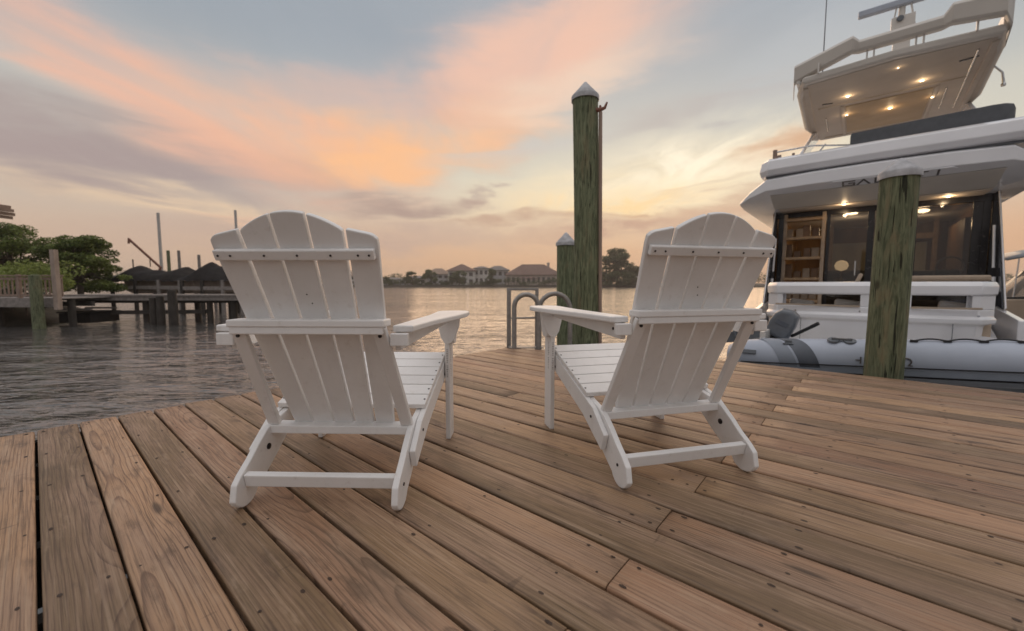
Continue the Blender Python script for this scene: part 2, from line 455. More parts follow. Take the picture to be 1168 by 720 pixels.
def chair_mat():
    m, t, b = new_mat('white_poly_lumber')
    tc = t.node('ShaderNodeTexCoord').outputs['Object']
    n = t.noise(tc, 5, 5, .6); n2 = t.noise(tc, 38, 4, .6); n3 = t.noise(tc, 260, 2, .5)
    oi = t.node('ShaderNodeObjectInfo').outputs['Random']
    c = t.mix(t.ramp(n, .3, .75), (.82, .81, .80), (.75, .735, .72))
    tn = t.add(.93, t.mul(oi, .07)); c = t.mix(1.0, c, t.comb(tn, tn, tn), 'MULTIPLY')
    n4 = t.noise(t.vm('MULTIPLY', tc, (1, 1, .12)), 30, 4, .6)
    c = t.mix(t.mul(t.ramp(n2, .58, .76), .24), c, (.48, .43, .37))
    c = t.mix(t.mul(t.ramp(n4, .56, .74), .11), c, (.52, .48, .43))
    t.put(b.inputs['Base Color'], c); t.put(b.inputs['Roughness'], t.add(.38, t.mul(n2, .22)))
    bn = t.node('ShaderNodeBump'); bn.inputs['Strength'].default_value = .12; bn.inputs['Distance'].default_value = .001
    t.put(bn.inputs['Height'], n3); t.put(b.inputs['Normal'], bn.outputs[0])
    return m


M = dict(
    deck=deck_wood(), pile=pile_wood(), pileb=pile_wood('browned_green_timber', (.20, .215, .13), .85), water=water_mat(), chair=chair_mat(),
    nail=pm('rusty_nail', (.055, .035, .025), .6, .3, 50, metal=.3),
    bolt=pm('dark_bolt', (.05, .045, .045), .45, .2, 60, metal=.8),
    mark=pm('stamped_grey_ink', (.30, .28, .27), .6, .2, 80),
    cap=pm('white_pile_cap', (.40, .40, .415), .6, .25, 12, .2, 30),
    alu=pm('dull_aluminium', (.30, .285, .27), .5, .18, 22, .1, 60, metal=.5),
    pole=pm('weathered_pole_wood', (.30, .22, .175), .7, .2, 12, .3, 40, stretch=(1, 1, .1)),
    beamw=pm('dark_wet_timber', (.040, .034, .029), .8, .35, 7, .5, 30, stretch=(1, 1, .3)),
    gel=pm('white_gelcoat', (.80, .80, .825), .14, .05, 1.3, coat=.8),
    gel2=pm('cream_gelcoat', (.66, .63, .59), .28, .05, 2.0, coat=.3),
    ceil=pm('cream_headliner', (.60, .55, .48), .35, .05, 3.0, coat=.2),
    champ=pm('champagne_gelcoat', (.58, .54, .49), .35, .05, 2.0),
    ceil2=pm('matt_tan_headliner', (.56, .48, .40), .7, .05, 3.0),
    ceil3=pm('amber_headliner', (.46, .33, .20), .6, .07, 3.0),
    woodint=pm('warm_teak_panel', (.30, .17, .075), .4, .25, 5, .1, 60, stretch=(1, 1, .15)),
    tread=pm('teak_tread', (.36, .24, .14), .5, .2, 14, .15, 50),
    locker=pm('brown_locker', (.22, .13, .075), .5, .2, 9),
    black=pm('black_frame', (.018, .018, .022), .22, .2, 8),
    navy=pm('dark_tinted_panel', (.020, .024, .034), .08, .2, 3, coat=.6),
    dgrey=pm('charcoal_canvas', (.085, .090, .10), .62, .12, 10, .2, 90),
    tan=pm('tan_cushion', (.42, .33, .25), .7, .12, 11, .2, 120),
    sofa=pm('dark_brown_sofa', (.060, .042, .032), .65, .2, 9, .2, 100),
    steel=pm('polished_rail', (.55, .55, .55), .22, .08, 20, metal=1.0),
    letter=pm('grey_metal_letter', (.15, .14, .14), .35, .1, 40, metal=.5),
    glass=glass('salon_glass'),
    hyp=pm('pale_grey_tube_fabric', (.41, .455, .54), .42, .05, 5, .05, 120),
    hypg=pm('blue_grey_tube_fabric', (.24, .27, .32), .5, .08, 6),
    hypd=pm('dark_grey_tube_fabric', (.10, .115, .14), .5, .1, 6),
    cowl=pm('grey_engine_cowl', (.125, .14, .16), .35, .12, 9, coat=.2),
    rub=pm('black_rubber', (.022, .022, .025), .6, .2, 30),
    bulb=emit('warm_downlight', (1.0, .82, .55), 5.0),
    lampglow=emit('lamp_shade_glow', (1.0, .72, .40), .75),
    winlit=pm('pale_blind', (.55, .52, .42), .8, .1, 8, stretch=(6, 6, .5)),
    bark=pm('grey_bark', (.12, .095, .075), .9, .3, 8, .6, 20, stretch=(1, 1, .2)),
    greyplank=pm('grey_weathered_plank', (.24, .215, .20), .8, .25, 8, .3, 30),
    railw=pm('brown_railing_wood', (.27, .195, .155), .75, .22, 10, .3, 30, stretch=(1, 1, .3)),
    railw2=pm('pale_brown_post', (.34, .27, .225), .8, .2, 8, .3, 30, stretch=(1, 1, .3)),
    tarp=pm('black_tarp', (.020, .018, .018), .85, .3, 3, .5, 6, spec=.15),
    soil=pm('dark_bank_soil', (.05, .042, .03), .95, .3, 2, .5, 6),
    rust=pm('rust_red_steel', (.20, .085, .06), .7, .3, 14),
    wpost=pm('faded_white_post', (.46, .44, .42), .7, .15, 9),
)


# ------------------------------------------------------------------ water, far bank, near bank
def setting():
    w = MB(); w.quad((-1500, -300, WATER_Z), (1500, -300, WATER_Z), (1500, 3000, WATER_Z), (-1500, 3000, WATER_Z))
    tag(w.build('water', M['water']), 'rippled harbour water reflecting the evening sky', 'water', kind='structure')
    g = MB()
    prof = [(238, -1.6), (239, -.35), (246, .2), (270, .8), (330, 1.6), (900, 2.0)]
    xs = list(range(-700, 1001, 50)); rows = [[(x, y + 3 * math.sin(x * .021), z) for x in xs] for y, z in prof]
    g.loft(rows, False, False, False)
    tag(g.build('far_bank', M['soil'], smooth=True), 'low bank across the water', 'bank', kind='structure')
    b = MB()
    rows = []
    edge = [(13, -26), (17, -19.5), (19, -20), (22, -22.5), (27, -28), (40, -46), (70, -84)]
    for dx, z in ((0, -1.7), (.8, -.9), (2.5, -.35), (6, .0), (40, .2)):
        rows.append([(x - dx, y, z) for y, x in edge])
    b.loft(rows, False, False, False)
    tag(b.build('shore_bank', M['soil'], smooth=True), 'dark planted shore behind the railed pier', 'bank', kind='structure')
setting()


# ------------------------------------------------------------------ the deck
GAPS = [-.035, .11, .255, .40, .545, .692, .838, .985, 1.137, 1.287, 1.447, 1.607, 1.761, 1.915]
while GAPS[-1] < 4.1: GAPS.append(GAPS[-1] + .1535)
_lo = GAPS[0]
for _ in range(9): _lo -= .146; GAPS.insert(0, _lo)
EDGE = [(-3.02, 3.44), (-1.10, 4.10), (-.80, 4.22), (0, 4.24)]
def u_start(v, j):
    if v <= 3.44: return -3.06 + .012 * v + j
    for (u0, v0), (u1, v1) in zip(EDGE, EDGE[1:]):
        if v <= v1 or (u1 == 0): return min(u0 + (u1 - u0) * (v - v0) / (v1 - v0), 0.0)
def build_deck():
    bm = bmesh.new(); gl = bm.verts.layers.float_vector.new('grain'); bl = bm.verts.layers.float_vector.new('board')
    rnd = random.Random(11)
    nails = MB()
    u_end = 3.6
    for k in range(len(GAPS) - 1):
        a, b_ = GAPS[k], GAPS[k + 1]; kk = k - 9
        gap = .0035 + rnd.random() * .0025
        cuts = []
        if kk % 2 == 0 and kk >= 4: cuts = [-.47 + .055 * (a + b_) / 2 + rnd.uniform(-.01, .01)]
        elif kk >= 5: cuts = [1.97 + rnd.uniform(-.02, .02)]
        if kk >= 12 and kk % 4 == 1: cuts = [-1.67] + cuts
        cuts += [u_end]
        j = rnd.uniform(-.012, .012)
        pieces = []; start = (u_start(a, j), u_start(b_, j))
        for c in cuts:
            if c > max(start) + .2:
                pieces.append((start, c)); start = (c + .0035, c + .0035)
        for (s0, s1), e in pieces:
            seed = rnd.uniform(0, 90); offs = rnd.uniform(0, 40)
            br = (rnd.random(), rnd.random(), rnd.random())
            zo = rnd.uniform(-.0014, .0014); tilt = rnd.uniform(-.0012, .0012); cup = rnd.uniform(-.0012, .0012)
            w0, w1 = a + gap, b_ - gap; vm_ = (w0 + w1) / 2; hw = (w1 - w0) / 2
            sec = [(w0, -.036), (w0, -.007), (w0 + .0025, -.0022), (w0 + .009, 0), (vm_ - hw * .4, 0), (vm_ + hw * .4, 0), (w1 - .009, 0), (w1 - .0025, -.0022), (w1, -.007), (w1, -.036)]
            L = e - max(s0, s1); n = max(2, int(L / .12)); rings = []
            bow = rnd.uniform(-.0025, .0025)
            for i in range(n + 1):
                f = i / n; r = []
                for (v, z) in sec:
                    fv = (v - w0) / (w1 - w0); us = s0 + (s1 - s0) * fv
                    u = us + (e - us) * f
                    q = (v - vm_) / hw
                    zz = z + zo + tilt * q + cup * q * q + (-.0015 if i in (0, n) and z > -.01 else 0)
                    vv = v + bow * math.sin(f * math.pi)
                    vert = bm.verts.new(uvz(u, vv, zz)); vert[gl] = (u + offs, v - vm_, seed); vert[bl] = br; r.append(vert)
                rings.append(r)
            for i in range(n):
                for q in range(len(sec) - 1):
                    fc = bm.faces.new((rings[i][q], rings[i][q + 1], rings[i + 1][q + 1], rings[i + 1][q])); fc.smooth = 1 <= q <= 7
            bm.faces.new(rings[0]); bm.faces.new(list(reversed(rings[-1])))
            # nails on the joists
            js = [x * .405 - 3.0 + .055 * vm_ for x in range(17)] + [s0 + .035, e - .03]
            for ju in js:
                if not (max(s0, s1) + .02 < ju < e - .01): continue
                for side in (-1, 1):
                    if rnd.random() < .12: continue
                    c = uvz(ju + rnd.uniform(-.012, .012), vm_ + side * hw * rnd.uniform(.55, .72), zo + .0006)
                    rr = rnd.uniform(.0036, .0056); nn = len(nails.v)
                    st = rnd.uniform(1.0, 2.2)
                    for q in range(7):
                        an = 2 * math.pi * q / 7
                        p = UX * (math.cos(an) * rr * st) + VX * (math.sin(an) * rr)
                        nails.v.append((c.x + p.x, c.y + p.y, c.z))
                    nails.f.append(tuple(range(nn, nn + 7))); nails.m.append(0)
    bmesh.ops.recalc_face_normals(bm, faces=bm.faces)
    me = bpy.data.meshes.new('dock_deck'); bm.to_mesh(me); bm.free(); me.materials.append(M['deck'])
    o = bpy.data.objects.new('dock_deck', me); col.objects.link(o)
    tag(o, 'weathered brown plank deck of the dock', 'deck', kind='structure')
    nails.build('nail_heads', M['nail'], o, fix=False)
    fr = MB()
    for x in range(0, 17):
        ju = x * .405 - 3.0
        v1 = 3.3 if ju < -2.6 else (3.8 if ju < -1.2 else 4.05)
        fr.beam(uvz(ju, -1.3, -.13), uvz(ju, v1, -.13), .045, .18)
    fr.beam(uvz(-3.03, -1.3, -.14), uvz(-2.99, 3.42, -.14), .04, .19)
    fr.beam(uvz(-2.99, 3.40, -.14), uvz(-1.10, 4.06, -.14), .04, .19)
    fr.beam(uvz(-1.10, 4.06, -.14), uvz(-.80, 4.18, -.14), .04, .19)
    fr.beam(uvz(-.80, 4.20, -.14), uvz(3.6, 4.20, -.14), .04, .19)
    for (u, v) in ((-2.8, -1), (-2.8, 1.2), (-2.7, 3.2), (-.9, 3.9), (.8, 4.0), (2.4, 4.0), (.5, 1.5), (2.4, 1.2)):
        p = uvz(u, v, 0); fr.lathe([(.11, -2.2), (.11, -.22)], (p.x, p.y, 0), 14)
    fr.build('deck_framing', M['beamw'], o)
build_deck()


# ------------------------------------------------------------------ adirondack chairs
def chair_proto():
    root = empty('adirondack_chair')
    W = M['chair']; BV = .0035
    # back plane
    yb, zb, yt, zt = .212, .219, -.078, .864
    d = Vector((0, yt - yb, zt - zb)); Ls = d.length; d.normalize(); nrm = Vector((0, -d.z, d.y))   # nrm points to the rear
    def bp(x, s, off=0.0): return Vector((x, yb, zb)) + d * s + nrm * off
    def s_of(z): return (z - zb) / d.z
    th = .019
    def halfw(s): return .190 + (.252 - .190) * s / Ls
    def edge(i, s): return halfw(s) * (-1 + 2 * i / 5)
    pk = s_of(.934)
    for i in range(5):
        g = .0043
        top = []
        nseg = 10
        for q in range(nseg + 1):
            f = q / nseg; x0, x1 = edge(i, pk) , edge(i + 1, pk)
            x = x0 + g + (x1 - x0 - 2 * g) * f
            if i in (1, 2, 3):
                wv = x / .150; s = pk - s_of(.934) + s_of(.934 - .050 * wv * wv)
            else:
                ax = abs(x); s = s_of(.889 - .020 * (ax - .150) / .1)
                over = ax - (halfw(s) - .032)
                if over > 0: s -= .032 - math.sqrt(max(0, .032 ** 2 - over ** 2)) if over < .032 else .032
            top.append((x, s))
        poly = [bp(edge(i, -.035) + g, -.035), bp(edge(i + 1, -.035) - g, -.035)]
        for x, s in reversed(top):
            lim0, lim1 = edge(i, s) + g, edge(i + 1, s) - g
            poly.append(bp(min(max(x, lim0), lim1), s))
        cl = [poly[0]]
        for p in poly[1:]:
            if (p - cl[-1]).length > 1e-4: cl.append(p)
        sl = MB().prism(cl, -nrm * th).build('back_slat', W, root, BV)
        sc_ = MB()
        for s in (s_of(.59), s_of(.245)):
            sc_.lathe([(.003, 0), (.003, .0012)], bp((edge(i, s) + edge(i + 1, s)) / 2, s, -th - .0005), 8, ax=-nrm)
        if i == 2:
            for xx, zz in ((-.004, .70), (.006, .672)): sc_.lathe([(.0022, -.001), (.0022, .0010)], bp(xx, s_of(zz)), 8, ax=nrm)
        if i == 9: sc_.box(bp(edge(4, s_of(.735)) - .0055, s_of(.735)), (.004, .004, .022))
        sc_.build('screw', M['bolt'], sl)
    def bar(name, x0, z, height, depth, off, bev=.004):
        s = s_of(z); c = bp(0, s, off + depth / 2)
        return MB().box(c, (2 * x0, depth, height), Matrix((Vector((1, 0, 0)), nrm, d)).transposed()).build(name, W, root, bev)
    bt = bar('upper_batten', .236, .822, .032, .020, .0005)
    sb = MB()
    for x in (-.222, -.185, -.085, .012, .11, .19, .222): sb.lathe([(.0032, 0), (.0032, .0018)], bp(x, s_of(.822), .0205), 9, ax=nrm)
    sb.build('screw', M['bolt'], bt)
    # arm-level cross bar, level board with a lower lip
    ab = MB().box((0, .000, .612), (.488, .068, .022)).box((0, -.020, .590), (.476, .022, .024)).build('arm_cross_bar', W, root, BV)
    # seat-level cross bar
    MB().box((0, .198, .207), (.536, .062, .030)).build('seat_cross_bar', W, root, BV)
    for s in (-1, 1):
        # raked posts behind the back
        a = Vector((s * .222, -.012, .598)); b = Vector((s * .244, .185, .226))
        dv = (b - a).normalized()
        pt = MB().beam(a, b, .020, .042, up=(1, 0, 0)).build('back_post', W, root, BV)
        MB().lathe([(.006, 0), (.006, .003)], a + dv * .03 + Vector((0, -.012, 0)), 10, ax=(0, -1, .4)).build('bolt', M['bolt'], pt)
        # arm: narrow rear, wide rounded front
        prof = [(.252, .020), (.318, .020), (.338, .22), (.385, .48), (.404, .62), (.402, .70), (.385, .745), (.350, .760), (.300, .755), (.262, .735), (.248, .70), (.262, .45), (.256, .20)]
        am = MB().prism([(s * x, y, .5805) for x, y in prof], (0, 0, .0215)).build('arm', W, root, .005)
        # apron under the arm
        ap = MB().prism([(s * .256, .030, .5795), (s * .296, .60, .5795), (s * .296, .60, .555), (s * .256, .030, .522)], (s * .020, 0, 0)).build('arm_apron', W, root, BV)
        MB().lathe([(.005, 0), (.005, .003)], (s * .279, .075, .555), 9, ax=(s, 0, 0)).build('bolt', M['bolt'], ap)
        # the stub of the apron across the end of the cross bar
        MB().box((s * .277, .012, .5585), (.056, .022, .040)).build('arm_block', W, root, BV)
        # front leg
        lg = MB().prism([(s * .297, .620, 0), (s * .297, .708, 0), (s * .297, .708, .579), (s * .297, .620, .579)], (s * .022, 0, 0)).build('front_leg', W, root, BV)
        st, st2 = MB(), MB(); rn = random.Random(3)
        for q in range(16):
            if q == 7: continue
            zz = .30 + q * .0085
            st.box((s * .308, .6188, zz), (rn.uniform(.004, .009), .001, .0035)); st2.box((s * .3192, .650 + rn.uniform(-.003, .003), zz), (.001, rn.uniform(.006, .014), .0035))
        st.build('stamped_marking', M['mark'], lg); st2.build('stamped_marking', M['mark'], lg)
        # brackets under the arm
        br = [(.600, .579), (.730, .579), (.722, .545), (.695, .475), (.672, .455), (.632, .455), (.612, .475)]
        MB().prism([(s * .3195, y, z) for y, z in br], (s * .021, 0, 0)).build('arm_bracket', W, root, BV)
        br2 = [(.268, .5785), (.372, .5785), (.366, .535), (.345, .478), (.325, .458), (.302, .458), (.284, .485), (.272, .535)]
        MB().prism([(s * x, .598, z) for x, z in br2], (0, .021, 0)).build('arm_bracket', W, root, BV)
        # seat stringer with square end
        sx = .272
        stg = MB().prism([(s * sx, .128, .094), (s * sx, .105, .158), (s * sx, .205, .232), (s * sx, .692, .385), (s * sx, .702, .310), (s * sx, .30, .180)], (s * .021, 0, 0)).build('seat_stringer', W, root, BV)
        MB().lathe([(.0055, 0), (.0055, .003)], (s * (sx + .021), .215, .195), 9, ax=(s, 0, 0)).lathe([(.0055, 0), (.0055, .003)], (s * (sx + .021), .625, .31), 9, ax=(s, 0, 0)).build('bolt', M['bolt'], stg)
        # rear leg with rounded foot
        pts = []
        fc = (.030, .056)
        for q in range(9):
            an = R(200 + q * 17); pts.append((fc[0] + .060 * math.cos(an), fc[1] + .056 * math.sin(an)))
        pts += [(.125, .056), (.20, .105), (.27, .158), (.34, .215), (.34, .268), (.262, .246), (.205, .236), (.150, .215), (.100, .180), (.055, .143), (.010, .112), (-.016, .088)]
        rl = MB().prism([(s * .2495, y, z) for y, z in pts], (s * .0215, 0, 0)).build('rear_leg', W, root, BV)
        MB().lathe([(.011, 0), (.011, .003), (.006, .0035), (.006, .006)], (s * .2495, .150, .152), 12, ax=(-s, 0, 0)).lathe([(.0055, 0), (.0055, .003)], (s * .271, .040, .075), 9, ax=(s, 0, 0)).build('bolt', M['bolt'], rl)
    MB().box((0, .030, .090), (.4985, .024, .044), Matrix.Rotation(R(12), 3, 'X')).build('foot_cross_bar', W, root, BV)
    # seat slats over the stringers
    for q in range(6):
        y0 = .275 + q * .0706
        y1 = y0 + .0660
        zz = lambda y: .232 + (y - .205) * (.385 - .232) / (.692 - .205) + .001
        ss = MB().prism([(-.288, y0, zz(y0)), (-.288, y1, zz(y1)), (-.288, y1 - .006, zz(y1) + .019), (-.288, y0 - .006, zz(y0) + .019)], (.576, 0, 0)).build('seat_slat', W, root, .003)
        sc_ = MB()
        for s in (-1, 1): sc_.lathe([(.004, 0), (.004, .0012)], (s * .279, (y0 + y1) / 2 - .006, zz((y0 + y1) / 2) + .0192), 8, ax=(0, -.3, 1))
        sc_.build('screw', M['bolt'], ss)
    MB().box((0, .704, .352), (.544, .020, .088)).build('seat_apron', W, root, .004)
    return root


c1 = chair_proto()
c1.location = (-.620, 1.232, 0); c1.rotation_euler = (0, 0, R(-1.8)); c1.scale = (.985,) * 3
tag(c1, 'white slatted adirondack chair on the boardwalk side, facing straight out over open water', 'chair', 'white adirondack chairs on the deck')
c2 = copy_tree(c1)
c2.location = (.655, 1.425, 0); c2.rotation_euler = (0, 0, R(13.9)); c2.scale = (1.015,) * 3
tag(c2, 'white slatted adirondack chair beside the yacht, turned toward the tall mooring pile', 'chair', 'white adirondack chairs on the deck')


# ------------------------------------------------------------------ mooring piles
def pile(name, base, top, r, cap_h, label, z0=-2.0, cat='mooring pile', group='green mooring piles with pointed white caps', wood='pile'):
    base, top = Vector(base), Vector(top)
    ax = (top - base) / (top.z - base.z)
    root = empty(name, (base + ax * (z0 - base.z)))
    H_ = top.z - z0
    b = MB(); k = 36; rings = []; rn = random.Random(int(r * 1e4) + int(top.z * 100))
    ph = [rn.uniform(0, 6) for _ in range(6)]
    for i in range(33):
        z = H_ * i / 32; rr = r * (1.05 - .07 * i / 32)
        row = []
        for q in range(k):
            an = 2 * math.pi * q / k
            w_ = 1 + .018 * math.sin(3 * an + ph[0] + z * .5) + .012 * math.sin(7 * an + ph[1]) + .010 * math.sin(z * 3.1 + ph[2] + an) + .012 * math.sin(13 * an + ph[3] + z * .3)
            row.append((ax.x * z + math.cos(an) * rr * w_, ax.y * z + math.sin(an) * rr * w_, z))
        rings.append(row)
    b.loft(rings); b.build('trunk_timber', M[wood], root, smooth=50)
    c = MB(); rc = r * 1.03; t0 = (ax.x * (H_ + .0), ax.y * H_, H_ - .012)
    c.lathe([(rc * .98, -.02), (rc * 1.05, -.022), (rc * 1.06, .022), (rc * 1.0, .035), (rc * .5, .035 + cap_h * .52), (rc * .10, .03 + cap_h), (.001, .034 + cap_h)], t0, 28)
    c.build('pile_cap', M['cap'], root, smooth=40)
    return tag(root, label, cat, group)


pt_ = pile('mooring_pile', at(670.0, 396, 4.8), at(667.5, 112, 4.8), .145, .155, 'tallest green mooring pile with white pointed cap and a pole with cleat down its side')
o0 = pt_.location
cz = at(684.5, 122, 4.72)
ph_ = MB(); a = at(685.5, 420, 4.70); b = at(685.0, 128, 4.70)
ph_.tube([a - o0 - Vector((0, 0, .8)), b - o0], .021, 10); ph_.build('side_pole', M['pole'], pt_, smooth=50)
ck = MB(); c0 = at(679, 126, 4.72) - o0
ck.tube([c0, c0 + Vector((.055, -.02, .0)), c0 + Vector((.10, -.03, .015)), c0 + Vector((.125, -.03, .075))], [.028, .024, .018, .010], 8)
ck.tube([c0 + Vector((.055, -.02, 0)), c0 + Vector((.05, -.02, .045))], [.02, .012], 8); ck.build('cleat_hook', M['rust'], pt_, smooth=50)
pile('mooring_pile', at(646, 400, 6.3), at(645.6, 278, 6.3), .145, .15, 'short green mooring pile standing just behind the tallest pile')
pile('mooring_pile', at(1007, 429, 3.27), at(1026.5, 199, 3.27), .122, .105, 'leaning green mooring pile against the dock edge in front of the yacht stern', wood='pileb')


# ------------------------------------------------------------------ swim ladder at the deck corner
def ladder():
    base = uvz(-2.86, 3.40, 0); root = empty('swim_ladder', base)
    A_ = M['alu']
    def L(px, py, Y): return at(px, py, Y) - base
    f = MB()
    Y = 4.66
    x0, x1 = L(580.5, 395, Y), L(612, 395, Y + .05)
    z1 = L(580.5, 331, Y).z; zm = L(580, 363, Y).z
    p0, p1 = Vector((x0.x, x0.y, -.5)), Vector((x1.x, x1.y, -.5))
    t0, t1 = Vector((x0.x, x0.y, z1)), Vector((x1.x, x1.y, z1))
    f.beam(p0, t0, .050, .035, up=(0, 1, 0)); f.beam(p1, t1, .040, .035, up=(0, 1, 0)); f.beam(t0 + Vector((-.025, 0, .01)), t1 + Vector((.02, 0, .01)), .035, .03)
    m0, m1 = Vector((x0.x, x0.y, zm)), Vector((x1.x, x1.y, zm))
    f.tube([m0, m1], .012, 8); f.build('rail_frame', A_, root, .004)
    for (xa, xb, topy, Yh, zend) in ((586.5, 614, 334, 4.52, -1.3), (615, 650, 333, 4.60, -1.3)):
        a = L(xa, 396, Yh); b = L(xb, 396, Yh); zt = L(xa, topy, Yh).z
        rad = (b - a).length / 2; mid = (a + b) / 2; dx = (b - a).normalized()
        pth = [Vector((a.x, a.y, -.25))]
        for q in range(17):
            an = math.pi - math.pi * q / 16
            p = mid + dx * (rad * math.cos(an)); pth.append(Vector((p.x, p.y, zt - .02 - rad * 1.05 + rad * 1.05 * math.sin(an))))
        pth.append(Vector((b.x, b.y, zend)))
        MB().tube(pth, .027, 12).build('handrail_hoop', A_, root, smooth=60)
    bpz = MB(); bpz.box(L(600, 397.5, 4.55) + Vector((0, .02, .012)), (.40, .14, .012)); bpz.box(L(620, 399, 4.60) + Vector((0, .05, -.03)), (.52, .06, .05)); bpz.build('base_plate', A_, root, .004)
    for z in (-.35, -.62, -.9):
        q = L(614, 396, 4.53); w = L(650, 396, 4.61); MB().beam((q.x, q.y, z), (w.x, w.y, z), .06, .02).build('rung', A_, root, .003)
    tag(root, 'dull metal swim ladder with two hoop handrails at the deck corner', 'ladder')
ladder()


# ------------------------------------------------------------------ yacht
def yacht():
    BU, BVv, BZ = .15, 8.0, WATER_Z
    root = empty('motor_yacht', uvz(BU, BVv, BZ), U_ANG)
    O = (BU, BVv, BZ)
    def put(mb, name, mat, parent=root, bevel=0.0, smooth=False): return mb.off(O).build(name, mat, parent, bevel, smooth)
    G_, G2 = M['gel'], M['gel2']
    # hull
    rings = []
    for v, hb, zs, c in ((7.12, 1.12, .10, .17), (8, 1.22, .16, .17), (9.2, 1.38, .22, .17), (11, 1.62, .30, .15), (13.5, 1.75, .42, .15), (16, 1.45, .62, .15), (18.5, .75, .85, .15), (20.0, .05, 1.0, .15)):
        rings.append([(c - hb, v, zs), (c - hb * .97, v, -.35), (c - hb * .8, v, -1.05), (c, v, -1.5), (c + hb * .8, v, -1.05), (c + hb * .97, v, -.35), (c + hb, v, zs), (c + hb * .9, v, zs + .012), (c - hb * .9, v, zs + .012)])
    hull = put(MB().loft(rings), 'hull', G_, smooth=35)
    put(MB().box((.17, 5.85, -.67), (2.7, 2.35, .09)), 'swim_platform', G2, bevel=.02)
    # transom block with knuckles
    def ringv(z, off, w):   # plan outline, v pushed by off, width scale w
        pts = [(-1.03, 7.46), (-1.00, 7.22), (-.86, 7.03), (-.2, 6.965), (.16, 6.96), (.52, 6.965), (1.14, 7.03), (1.29, 7.22), (1.32, 7.46)]
        return [(.15 + (u - .15) * w, v + off, z) for u, v in pts]
    t = MB().loft([ringv(-.62, .10, .93), ringv(-.05, .07, .95), ringv(.10, .035, .97), ringv(.235, .03, .975), ringv(.255, -.005, .995), ringv(.315, -.012, 1.0), ringv(.335, .02, .985), ringv(.425, .02, .985)])
    put(t, 'transom', G_, bevel=.012, smooth=30)
    # rail round the slots
    t = MB().loft([ringv(.585, .02, .985), ringv(.60, 0.0, .995), ringv(.70, -.004, 1.0), ringv(.745, .02, .985), ringv(.757, .06, .96)])
    put(t, 'transom_rail', G_, bevel=.01, smooth=30)
    p = MB().prism([(.075, 6.985, .424), (.555, 6.985, .424), (.555, 6.985, .586), (.075, 6.985, .586)], (0, .12, 0))
    rg = [Vector((u, v, .4252)) for u, v, z in ringv(0, .02, .985)]
    for q in (rg[:3] + [rg[2].lerp(rg[3], .10)], list(reversed(rg[-3:] + [])) and list(reversed(rg[-3:])) + [rg[-3].lerp(rg[-4], .10)]):
        inner = [pt + Vector((.10 if pt.x < .15 else -.10, .06, 0)) for pt in reversed(q)]
        inner[0] = q[-1] + Vector((0, .10, 0))
        p.prism(q + inner, (0, 0, .160))
    put(p, 'slot_post', G_, bevel=.008)
    sm = MB()
    for u in (-.55, .92): sm.box((u, 6.985 + abs(u - .15) * .02, .10), (.006, .02, .30))
    put(sm, 'hatch_seam', M['cowl'])
    for u, z in ((.075, .365), (1.12, .352), (-.62, .352)): put(MB().lathe([(.014, 0), (.012, .008)], (u, 6.985 + abs(u - .15) ** 3 * .05, z), 10, ax=(0, -1, 0)), 'stern_fitting', M['steel'])
    tr = MB().beam((-.86, 7.00, .44), (.075, 6.97, .432), .02, .022).beam((.555, 6.97, .432), (1.14, 7.00, .44), .02, .022)
    put(tr, 'slot_trim', M['tan'])
    # cockpit
    put(MB().box((.15, 8.2, -.07), (2.5, 2.0, .04)), 'cockpit_sole', M['tread'])
    s = MB().box((-.35, 7.48, .36), (.95, .5, .12)).box((.75, 7.48, .36), (.95, .5, .12)).box((.15, 7.30, .12), (2.2, .3, .35))
    put(s, 'cockpit_seat', M['tan'], bevel=.03)
    sb = MB().box((.95, 7.75, .80), (.72, .10, .075)).box((.05, 7.6, .80), (.05, .1, .16), Matrix.Rotation(R(20), 3, 'Y'))
    put(sb, 'seat_back', M['tan'], bevel=.025)
    for (u, h) in ((-.58, .30), (-.05, .22), (.98, .25)):
        put(MB().box((u, 7.40, .45), (.30, .12, .10), Matrix.Rotation(R(8), 3, 'Y')), 'cushion', M['gel2'], bevel=.03)
    # cockpit sides
    for (u0, u1) in ((-1.22, -1.15), (1.47, 1.54)):
        put(MB().prism([(u0, 7.3, -.4), (u0, 9.25, -.4), (u0, 9.25, .45), (u0, 8.5, .42), (u0, 7.3, .30)], (u1 - u0, 0, 0)), 'cockpit_coaming', G_, bevel=.01)
    # wing panels
    for u, nm in ((-1.20, 1), (1.50, -1)):
        wp = put(MB().prism([(u, 8.18, .40), (u, 9.30, .40), (u, 9.30, 2.05), (u, 9.02, 2.05)], (.045, 0, 0)), 'wing_panel', M['navy'], bevel=.006)
        q = u + (.045 if nm > 0 else 0) + nm * .03
        put(MB().tube([(q, 8.62, .95), (q, 8.78, 1.55)], .016, 8).tube([(q, 8.50, .62), (q, 8.56, .82)], .022, 8), 'grab_rail', M['gel'], wp, smooth=60)
        e = u if nm > 0 else u + .045
        put(MB().beam((u + .022, 8.14, .40), (u + .022, 8.98, 2.05), .016, .04), 'wing_trim', G_, wp, .006)
    # bulkhead frame and doors at v = 9.2
    V0 = 9.2
    fr = MB()
    fr.box((.16, V0, 2.00), (2.68, .07, .10))
    for u, w_ in ((-.395, .05), (.172, .085), (1.365, .10), (.70, .05)): fr.box((u, V0, .94), (w_, .06, 2.02))
    fr.box((-1.09, V0, 1.0), (.10, .06, 1.9)); fr.box((1.455, V0, 1.0), (.08, .06, 2.0)); fr.box((.16, V0, -.03), (2.68, .07, .05))
    put(fr, 'door_frame', M['black'], bevel=.004)
